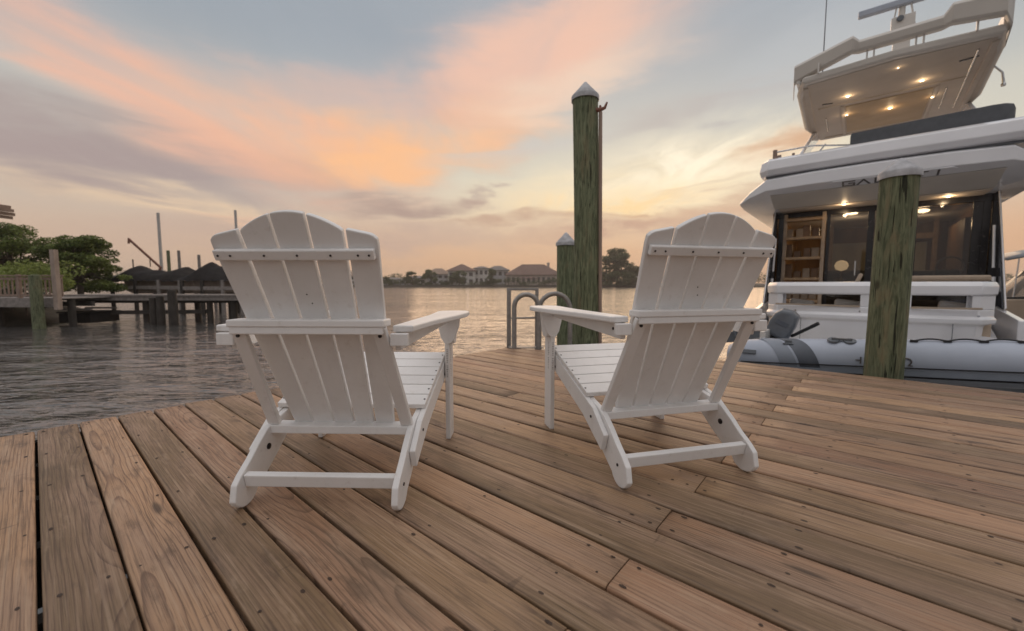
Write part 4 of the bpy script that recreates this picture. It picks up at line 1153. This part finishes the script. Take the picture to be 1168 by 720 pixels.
# ------------------------------------------------------------------ left dock, walkway, covers
def left_dock():
    Y = 16.0
    base = at(35, 340, Y); root = empty('railed_pier', (base.x, base.y, WATER_Z)); O = Vector(root.location)
    def P(px, py, y=Y): return at(px, py, y)
    def put(mb, name, mat, bevel=0.0, parent=root): return mb.off(O).build(name, mat, parent, bevel)
    zt = P(35, 340).z
    x0, x1 = P(-60, 340).x, P(70, 340).x
    d = MB()
    n = int((x1 - x0) / .15)
    for i in range(n): d.box((x0 + (i + .5) * (x1 - x0) / n, Y + 1.1, zt - .02), ((x1 - x0) / n - .012, 2.2, .04))
    put(d, 'deck_planks', M['greyplank'])
    put(MB().box(((x0 + x1) / 2, Y - .02, zt - .20), (x1 - x0, .05, .33)), 'fascia_board', M['greyplank'], .006)
    r = MB(); zr = P(35, 314.5).z
    for yy in (Y + .08,):
        r.box(((x0 + x1) / 2, yy, zr), (x1 - x0, .12, .05)).box(((x0 + x1) / 2, yy, zr - .12), (x1 - x0, .04, .09)).box(((x0 + x1) / 2, yy, zt + .10), (x1 - x0, .04, .09))
    rail = put(r, 'railing', M['railw'], .004)
    b = MB(); x = x0
    while x < x1: b.box((x, Y + .12, (zr + zt) / 2), (.045, .035, zr - zt - .1)); x += .165
    b.off(O).build('baluster_slats', M['railw'], root)
    for px in (-35, 20, 60): put(MB().box((P(px, 340).x, Y + .10, (zr + zt) / 2 - .1), (.10, .10, zr - zt + .3)), 'rail_post', M['railw'], .004)
    for px in (-20, 66): put(MB().lathe([(.12, -1.0 + WATER_Z), (.12, zt - .05)], (P(px, 350).x, Y + .5, 0), 14), 'pier_pile', M['beamw'])
    bm_ = MB().box(((x0 + x1) / 2, Y + 1.2, zt - .28), (x1 - x0, .15, .2)); put(bm_, 'cross_beam', M['beamw'])
    tag(root, 'wooden pier with a slatted brown railing in front of the hedge', 'pier')

    def post(name, px, py0, py1, y, r_, mat, label, cat='post', group=None, taper=.9, cap=False, sq=False, zbase=None):
        a, b = at(px, py1, y), at(px, py0, y)
        zb = WATER_Z - .8 if zbase is None else zbase
        h_ = b.z - zb
        m_ = MB()
        if sq: m_.box((0, 0, h_ / 2), (r_ * 2, r_ * 2, h_))
        else: m_.lathe([(r_, 0), (r_ * .97, h_ * .5), (r_ * taper, h_), (r_ * taper * .6, h_ + .02)], (0, 0, 0), 16)
        o = m_.build(name, mat, None, .01 if sq else 0, 50 if not sq else False); o.location = (a.x, a.y, zb)
        return tag(o, label, cat, group)
    post('dock_pile', 45, 314, 375, 15.6, .185, M['pile'], 'stout greenish pile standing in front of the pier railing', 'pile')
    post('dock_post', 66.5, 285, 350, 15.7, .085, M['railw2'], 'tall pale post at the end of the railed pier', 'post', None, 1.0, False, True, zt - .45)

    # lower walkway
    Yw = 18.0
    za = at(150, 336.5, Yw).z
    root3 = empty('boardwalk', (at(160, 336, Yw).x, Yw, WATER_Z)); O3 = Vector(root3.location)
    xa, xb = at(66, 336, Yw).x, at(330, 336, Yw).x
    w = MB(); n = int((xb - xa) / .16)
    for i in range(n): w.box((xa + (i + .5) * (xb - xa) / n, Yw + .8, za - .02), ((xb - xa) / n - .014, 1.6, .045))
    w.off(O3).build('deck_planks', M['greyplank'], root3)
    MB().box(((xa + xb) / 2, Yw, za - .15), (xb - xa, .06, .20)).box(((xa + xb) / 2, Yw - .04, za - .02), (xb - xa, .10, .07)).off(O3).build('side_beam', M['greyplank'], root3)
    for i, px in enumerate((160, 210, 234, 250, 262, 282, 300)):
        MB().lathe([(.13, -1.6), (.12, za - .1)], (at(px, 340, Yw).x, Yw + .25 + .5 * (i % 2), 0), 12).off(O3).build('walkway_pile', M['beamw'], root3)
    zl = at(150, 357, Yw).z
    MB().beam((at(100, 357, Yw).x, Yw + .1, zl), (at(233, 354, Yw).x, Yw + .1, zl + .05), .16, .17).off(O3).build('lower_beam', M['beamw'], root3)
    MB().box(((xa + xb) / 2, Yw + .5, za - .30), (xb - xa, .2, .16)).off(O3).build('cross_beam', M['beamw'], root3)
    tag(root3, 'low grey boardwalk on dark piles linking the pier to the covered boats', 'walkway')
    for i, (px, y0, r_, lb) in enumerate(((176.5, 340, .14, 'short'), (184.5, 338, .15, 'middle'), (198.5, 331, .17, 'tallest'))):
        post('dock_pile', px, y0, 372, 16.9, r_, M['beamw'], lb + ' dark pile of the trio before the boardwalk', 'pile', 'dark piles before the boardwalk')

    # floating black dock
    fl = empty('floating_dock', (at(86, 360, 17.2).x, 17.2, WATER_Z)); f = MB()
    f.box((0, .6, .28), (1.35, 1.3, .42)).box((0, .6, .52), (1.45, 1.4, .06)); f.build('float', M['tarp'], fl, .03)
    g = MB(); g.box((.0, .0, .66), (1.4, .10, .07)).box((0, 1.1, .66), (1.4, .1, .07)); g.build('edge_rail', M['greyplank'], fl, .01)
    tag(fl, 'black floating dock in the gap beside the pier', 'floating dock')

    # covered boat lifts
    def cover(px0, px1, pyt, pyb, y, label, seed, prof):
        rn = random.Random(seed)
        a, b = at(px0, pyb, y), at(px1, pyb, y); zt_, zb_ = at(px0, pyt, y).z, at(px0, pyb, y).z
        L = b.x - a.x; root4 = empty('covered_boat_lift', ((a.x + b.x) / 2, y, WATER_Z))
        m_ = MB(); rows = []
        n_, k = 26, 13
        for i in range(n_ + 1):
            f_ = i / n_; x = -L / 2 + L * f_
            env = next(e0 + (e1 - e0) * (f_ - f0) / (f1 - f0) for (f0, e0), (f1, e1) in zip(prof, prof[1:]) if f_ <= f1 + 1e-6)
            r = []
            for q in range(k):
                g_ = q / (k - 1) * 2 - 1
                z = zb_ + (zt_ - zb_) * env * max(0, 1 - abs(g_) ** 1.7) + .10 * mnoise.noise(Vector((x * 1.4, g_ * 2.2, seed)))
                if q in (0, k - 1): z = zb_ - .12 - .22 * abs(mnoise.noise(Vector((x * 2.1, g_, seed + 3))))
                r.append((x, g_ * 1.5, z - WATER_Z))
            rows.append(r)
        m_.loft(rows, False, False, False); m_.build('black_cover', M['tarp'], root4, 0, True)
        hb = MB(); rg = []
        for f_, hw_ in ((0, .6), (.2, .8), (.6, .85), (.88, .5), (1, .05)):
            x = -L * .42 + L * .84 * f_; rg.append([(x, -hw_, zb_ - .1 - WATER_Z), (x, -hw_ * .8, zb_ - .75 - WATER_Z), (x, 0, zb_ - .95 - WATER_Z), (x, hw_ * .8, zb_ - .75 - WATER_Z), (x, hw_, zb_ - .1 - WATER_Z)])
        hb.loft(rg); hb.build('boat_hull', M['railw2'], root4, 0, 40)
        for fx in (-.40, -.12, .16, .42):
            for yy in (-1.45, 1.45):
                MB().lathe([(.11, -1.2), (.10, zb_ - WATER_Z - .1)], (L * fx, yy, 0), 10).build('lift_post', M['beamw'] if fx < 0 else M['greyplank'], root4)
        for yy in (-1.45, 1.45): MB().beam((-L * .45, yy, zb_ - WATER_Z - .55), (L * .45, yy, zb_ - WATER_Z - .55), .12, .2).build('lift_beam', M['greyplank'], root4)
        return tag(root4, label, 'boat lift', 'black covered boat lifts')
    cover(144, 233, 302, 318, 26, 'boat on a lift under a long sagging black cover', 2, ((0, .05), (.10, .36), (.20, 1.0), (.27, .66), (.58, .52), (.76, .86), (.88, .48), (1, .05)))
    cover(222, 300, 298, 318, 24, 'second black covered boat lift, peaked, half behind the white chair back', 9, ((0, .05), (.12, .36), (.26, 1.0), (.35, .70), (.6, .56), (.85, .5), (1, .05)))
    for (px, y0, y1, y, r_, mt, lb, ct) in ((186, 243, 330, 30, .105, M['wpost'], 'tall slender pale mast rising behind the black boat cover', 'mast'), (273, 240, 330, 27, .085, M['wpost'], 'pale mast just showing over the chair back corner', 'mast'),
        (194.5, 286, 330, 29, .11, M['pile'], 'thick greenish pile top behind the boat cover', 'pile'), (206.5, 286, 330, 29, .10, M['greyplank'], 'grey pile with square top between the masts', 'pile'), (229, 291, 330, 28, .10, M['greyplank'], 'grey pile behind the dip between the covers', 'pile'), (153.5, 296, 325, 40, .06, M['beamw'], 'thin dark pole between the rounded tree and the boat covers', 'pole')):
        post('harbour_post', px, y0, y1, y, r_, mt, lb, ct, 'posts rising behind the boat covers')
    # davit crane
    cr = empty('davit_crane', (at(184, 330, 28).x, 28, WATER_Z)); O5 = Vector(cr.location)
    a, b, c = at(184, 306, 28), at(147, 273, 28), at(171, 296, 28)
    MB().lathe([(.10, -.5), (.08, a.z - WATER_Z)], (0, 0, 0), 10).build('crane_post', M['rust'], cr)
    MB().beam(a - O5, b - O5, .10, .12).beam(b - O5 + Vector((0, 0, .08)), b - O5 - Vector((.03, 0, .30)), .09, .09).build('crane_boom', M['rust'], cr)
    MB().tube([c - O5, c - O5 - Vector((0, 0, .5))], .03, 6).build('crane_cable', M['beamw'], cr)
    tag(cr, 'rust coloured davit crane arm angled up beside the tall pale mast', 'crane')
    # pergola corner at the frame edge
    pg = empty('pergola', (at(-30, 336, 13).x, 13, WATER_Z)); O6 = Vector(pg.location)
    zt = at(0, 238, 13).z - WATER_Z
    MB().box((0, 0, zt / 2), (.14, .14, zt)).build('pergola_post', M['railw'], pg, .006)
    for i, (dz, l) in enumerate(((-.16, 1.14), (-.05, 1.20), (.06, 1.27), (.17, 1.16))):
        MB().box((l / 2 - .15, .05 * (i % 2), zt + dz), (l + .3, .6 - .06 * i, .10), Matrix.Rotation(R(7), 3, 'Y')).build('rafter', M['railw'], pg, .006)
    tag(pg, 'stacked rafter ends of a wooden pergola above the spreading tree', 'pergola')
left_dock()


# ------------------------------------------------------------------ far shore
D = 246.0
def gz(y): return -.35 if y < 240 else .2 + (y - 246) * .02
HOUSE_MATS = {}
def hm(c, nm):
    if nm not in HOUSE_MATS: HOUSE_MATS[nm] = pm(nm, c, .85, .12, .4)
    return HOUSE_MATS[nm]
WHITE_ST = hm((.60, .57, .54), 'white_stucco'); PINK_ST = hm((.48, .40, .35), 'pink_stucco'); GREY_ST = hm((.42, .42, .43), 'grey_stucco')
R_BROWN = hm((.19, .125, .105), 'brown_roof_tile'); R_GREY = hm((.20, .18, .17), 'grey_roof_tile'); R_TAN = hm((.30, .22, .17), 'tan_roof_tile'); WIN = hm((.085, .08, .08), 'dark_window_glass')
def house(px0, px1, pyr, wall_h, storeys, wm, rm, label, dep=0.0, hip=.35, bays=None, wing=None, chim=False):
    Y = D + dep; x0, x1 = at(px0, 320, Y).x, at(px1, 320, Y).x; L = x1 - x0; zr = at(px0, pyr, Y).z; z0 = gz(Y)
    root = empty('waterfront_house', ((x0 + x1) / 2, Y, z0)); dp = max(9.0, min(14.0, L * .6))
    Ht = zr - z0; wh = Ht * wall_h
    w = MB().box((0, dp / 2, wh / 2), (L, dp, wh))
    if wing: w.box((L * wing, -1.2, wh * .33), (L * .34, 2.4, wh * .66))
    wo = w.build('wall', wm, root)
    e = .9
    r = MB(); hx = L * hip
    r.loft([[(-L / 2 - e, -e, wh - .1), (L / 2 + e, -e, wh - .1), (L / 2 + e, dp + e, wh - .1), (-L / 2 - e, dp + e, wh - .1)], [(-L / 2 - e, -e, wh + .25), (L / 2 + e, -e, wh + .25), (L / 2 + e, dp + e, wh + .25), (-L / 2 - e, dp + e, wh + .25)], [(-L / 2 + hx, dp * .5 - .3, Ht), (L / 2 - hx, dp * .5 - .3, Ht), (L / 2 - hx, dp * .5 + .3, Ht), (-L / 2 + hx, dp * .5 + .3, Ht)]])
    if wing: r.loft([[(L * wing - L * .19, -3.0, wh * .66), (L * wing + L * .19, -3.0, wh * .66), (L * wing + L * .19, .0, wh * .66), (L * wing - L * .19, .0, wh * .66)], [(L * wing - L * .1, -.9, wh * .84), (L * wing + L * .1, -.9, wh * .84), (L * wing + L * .1, 0, wh * .84), (L * wing - L * .1, 0, wh * .84)]])
    ro = r.build('roof', rm, root)
    if chim: MB().box((L * .28, dp * .4, Ht - .6), (1.6, 1.4, 3.2)).build('chimney', wm, ro)
    nb = bays or max(3, int(L / 3.6))
    for s in range(storeys):
        zc = wh * (s + .52) / storeys
        for i in range(nb):
            x = -L / 2 + L * (i + .5) / nb; yy = -.06
            if wing and abs(x - L * wing) < L * .17 and zc < wh * .66: yy = -2.46
            MB().box((x, yy, zc), (L / nb * .55, .12, wh / storeys * .52)).build('window', WIN, root)
    return tag(root, label, 'house', 'houses along the far shore')
house(428, 462, 316.5, .68, 1, GREY_ST, R_GREY, 'low grey house at the near end of the far row, beside the chair back', 4)
house(463, 486, 314.5, .7, 1, WHITE_ST, R_GREY, 'low white house next to the low grey one on the far shore', 8)
house(486, 512, 306.0, .62, 2, GREY_ST, R_TAN, 'grey house with a tan hip roof on the far shore', 22)
house(511, 541, 301.0, .66, 2, WHITE_ST, R_BROWN, 'white two-storey house with a pointed brown roof on the far shore', 10, .46, 4)
house(541, 557, 303.5, .86, 2, WHITE_ST, R_GREY, 'narrow white flat-topped house on the far shore', 20)
house(555, 580, 303.0, .74, 2, GREY_ST, R_GREY, 'pale grey house with a low grey roof next to the mansion', 28)
house(577, 640, 301.0, .47, 1, PINK_ST, R_BROWN, 'widest far-shore mansion with a long brown hip roof', 6, .30, 11, -.1, True)
house(676, 692, 309, .72, 1, GREY_ST, R_GREY, 'small grey house beside the tall pile on the far shore', 6)
house(722, 752, 303, .7, 2, WHITE_ST, R_BROWN, 'brown roofed far house half hidden by the chair beside the yacht', 20)
house(380, 425, 310, .66, 2, WHITE_ST, R_TAN, 'cream far house behind the chair on the boardwalk side', 16)
FT = 'trees on the far shore'
for i, (px, pyt, sp, dep, lb) in enumerate(((492, 307, 5.6, -2, 'rounded tree before the tan roofed far house'), (524, 309, 6.0, -2, 'tree before the pointed roof house across the water'), (560, 307, 5.4, -2, 'small tree between the white flat-topped house and the mansion'), (470, 309, 4.5, -2, 'thin tree above the low white far house'), (642, 300, 6.0, 30, 'tree showing between mansion and short pile'), (704, 282, 13.0, 6, 'largest far tree, showing between the tall mooring pile and a chair'), (722, 302, 6.0, 0, 'lower dark tree below the largest far tree across the water'), (441, 315, 3.4, 0, 'small tree before the low grey house across the water'))):
    Y = D + dep; b = at(px, 326, Y); b.z = gz(Y); zt = at(px, pyt, Y).z
    tree('far_tree', b, zt - b.z, sp, lb, LF_FAR, 1900 if sp < 8 else 15000, .55 if sp < 8 else .60, 50 + i, FT, .12 if sp < 8 else .02, 0, 20 if sp < 8 else 90)
for i, (px, wh) in enumerate(((436, 'beside the chair back'), (450, 'before the low grey house'), (468, 'before the thin tree'), (483, 'before the low white house'), (503, 'before the tan roofed house'), (518, 'before the pointed roof house'), (545, 'before the flat-topped house'), (560, 'between flat-topped house and mansion'), (583, 'at the near corner of the mansion'), (600, 'before the middle of the mansion'), (618, 'under the mansion chimney'), (633, 'next to the short mooring pile'), (690, 'just past the tall mooring pile'), (712, 'under the largest far tree'), (728, 'beside the chair next to the yacht'))):
    b = at(px, 326, D - 4.5); b.z = -.2
    shrub('far_shrub', b, 9.0, 2.2, 2.6 + 2.2 * ((i * 7) % 3) / 2, 'clipped shrub at the far waterline ' + wh, LF_FAR, 420, .45, 80 + i, 'shrubs along the far waterline', 'shrub', 9, .15)
def forest():
    rn = random.Random(77); cl = []
    for i in range(230):
        x = rn.uniform(-420, 560); y = D + rn.uniform(55, 95); h_ = rn.uniform(4.5, 9)
        if abs(x) < 60: h_ *= .7
        cl.append(((x, y, gz(y) + h_ * .6), (rn.uniform(4, 8), 4, h_ * .55), rn.random() * .6))
    o = leaf_mesh('far_woods', cl, 26000, .8, LF_FAR, None, rn)
    tag(o, 'hazy belt of low trees behind the far houses', 'woods', kind='stuff')
forest()


# ------------------------------------------------------------------ neighbouring boat beyond the yacht
def cruiser():
    c0 = at(1165, 372, 9.4); root = empty('cabin_cruiser', (c0.x, c0.y, WATER_Z), U_ANG)
    rings = []
    for u, hb, zs in ((-1.15, .75, 1.35), (-.6, .95, 1.38), (.6, 1.1, 1.45), (2.5, 1.1, 1.6), (4.0, .6, 1.8), (4.8, .05, 1.95)):
        rings.append([(u, -hb, zs), (u, -hb * .92, .4), (u, 0, -.4), (u, hb * .92, .4), (u, hb, zs), (u, hb * .85, zs + .02), (u, -hb * .85, zs + .02)])
    MB().loft(rings).build('hull', pm('cream_cruiser_hull', (.50, .40, .30), .35, .08, 2), root, .02, 35)
    MB().beam((-1.2, -.78, 1.37), (.6, -1.12, 1.47), .05, .05).build('rub_rail', M['rub'], root)
    ws = MB(); rows = []
    for q in range(9):
        a = R(-90 + q * 22.5); rows.append([(.2 - .75 * math.cos(a), .85 * math.sin(a), 1.42), (.5 - .55 * math.cos(a), .7 * math.sin(a), 2.05)])
    ws.loft(rows, False, False, False); ws.build('windscreen', M['glass'], root, 0, True)
    fr = MB(); fr.tube([r[1] for r in rows], .022, 8); fr.tube([rows[0][0], rows[0][1]], .02, 8); fr.tube([rows[-1][0], rows[-1][1]], .02, 8); fr.build('windscreen_frame', M['steel'], root, 0, 60)
    MB().box((1.2, 0, 1.62), (.5, .5, .5)).box((1.5, 0, 2.0), (.12, .5, .6)).build('helm_seat', M['dgrey'], root, .04)
    cn = MB(); rows = []
    for i in range(9):
        f = i / 8; rows.append([(-.5 + 2.8 * f, y, 2.42 + .22 * math.sin(f * math.pi) - .16 * abs(y) ** 2 + .015 * f) for y in (-1, -.7, -.35, 0, .35, .7, 1)])
    cn.loft(rows, False, False, False); o = cn.build('canopy', M['cowl'], root, 0, True)
    so = o.modifiers.new('thickness', 'SOLIDIFY'); so.thickness = .02
    for x in (-.35, 2.1):
        for y in (-.95, .95): MB().tube([(x, y, 1.42), (x * .9, y, 2.28)], .014, 6).build('canopy_post', M['steel'], root)
    tag(root, 'cream cabin cruiser with grey canopy showing just past the yacht stern', 'boat')
cruiser()


# ------------------------------------------------------------------ evening haze over the water
def haze():
    hb = MB(); hb.box((60, 240, 12), (1700, 960, 32))
    m, t, b = new_mat('thin_evening_haze')
    m.node_tree.nodes.remove(b)
    v = t.node('ShaderNodeVolumePrincipled'); v.inputs['Color'].default_value = (.92, .82, .74, 1); v.inputs['Density'].default_value = .0006; v.inputs['Anisotropy'].default_value = .2
    out = [n for n in t.t.nodes if n.type == 'OUTPUT_MATERIAL'][0]; t.t.links.new(v.outputs[0], out.inputs['Volume'])
    tag(hb.build('haze', m), 'thin evening haze over the water', 'haze', kind='stuff')
haze()
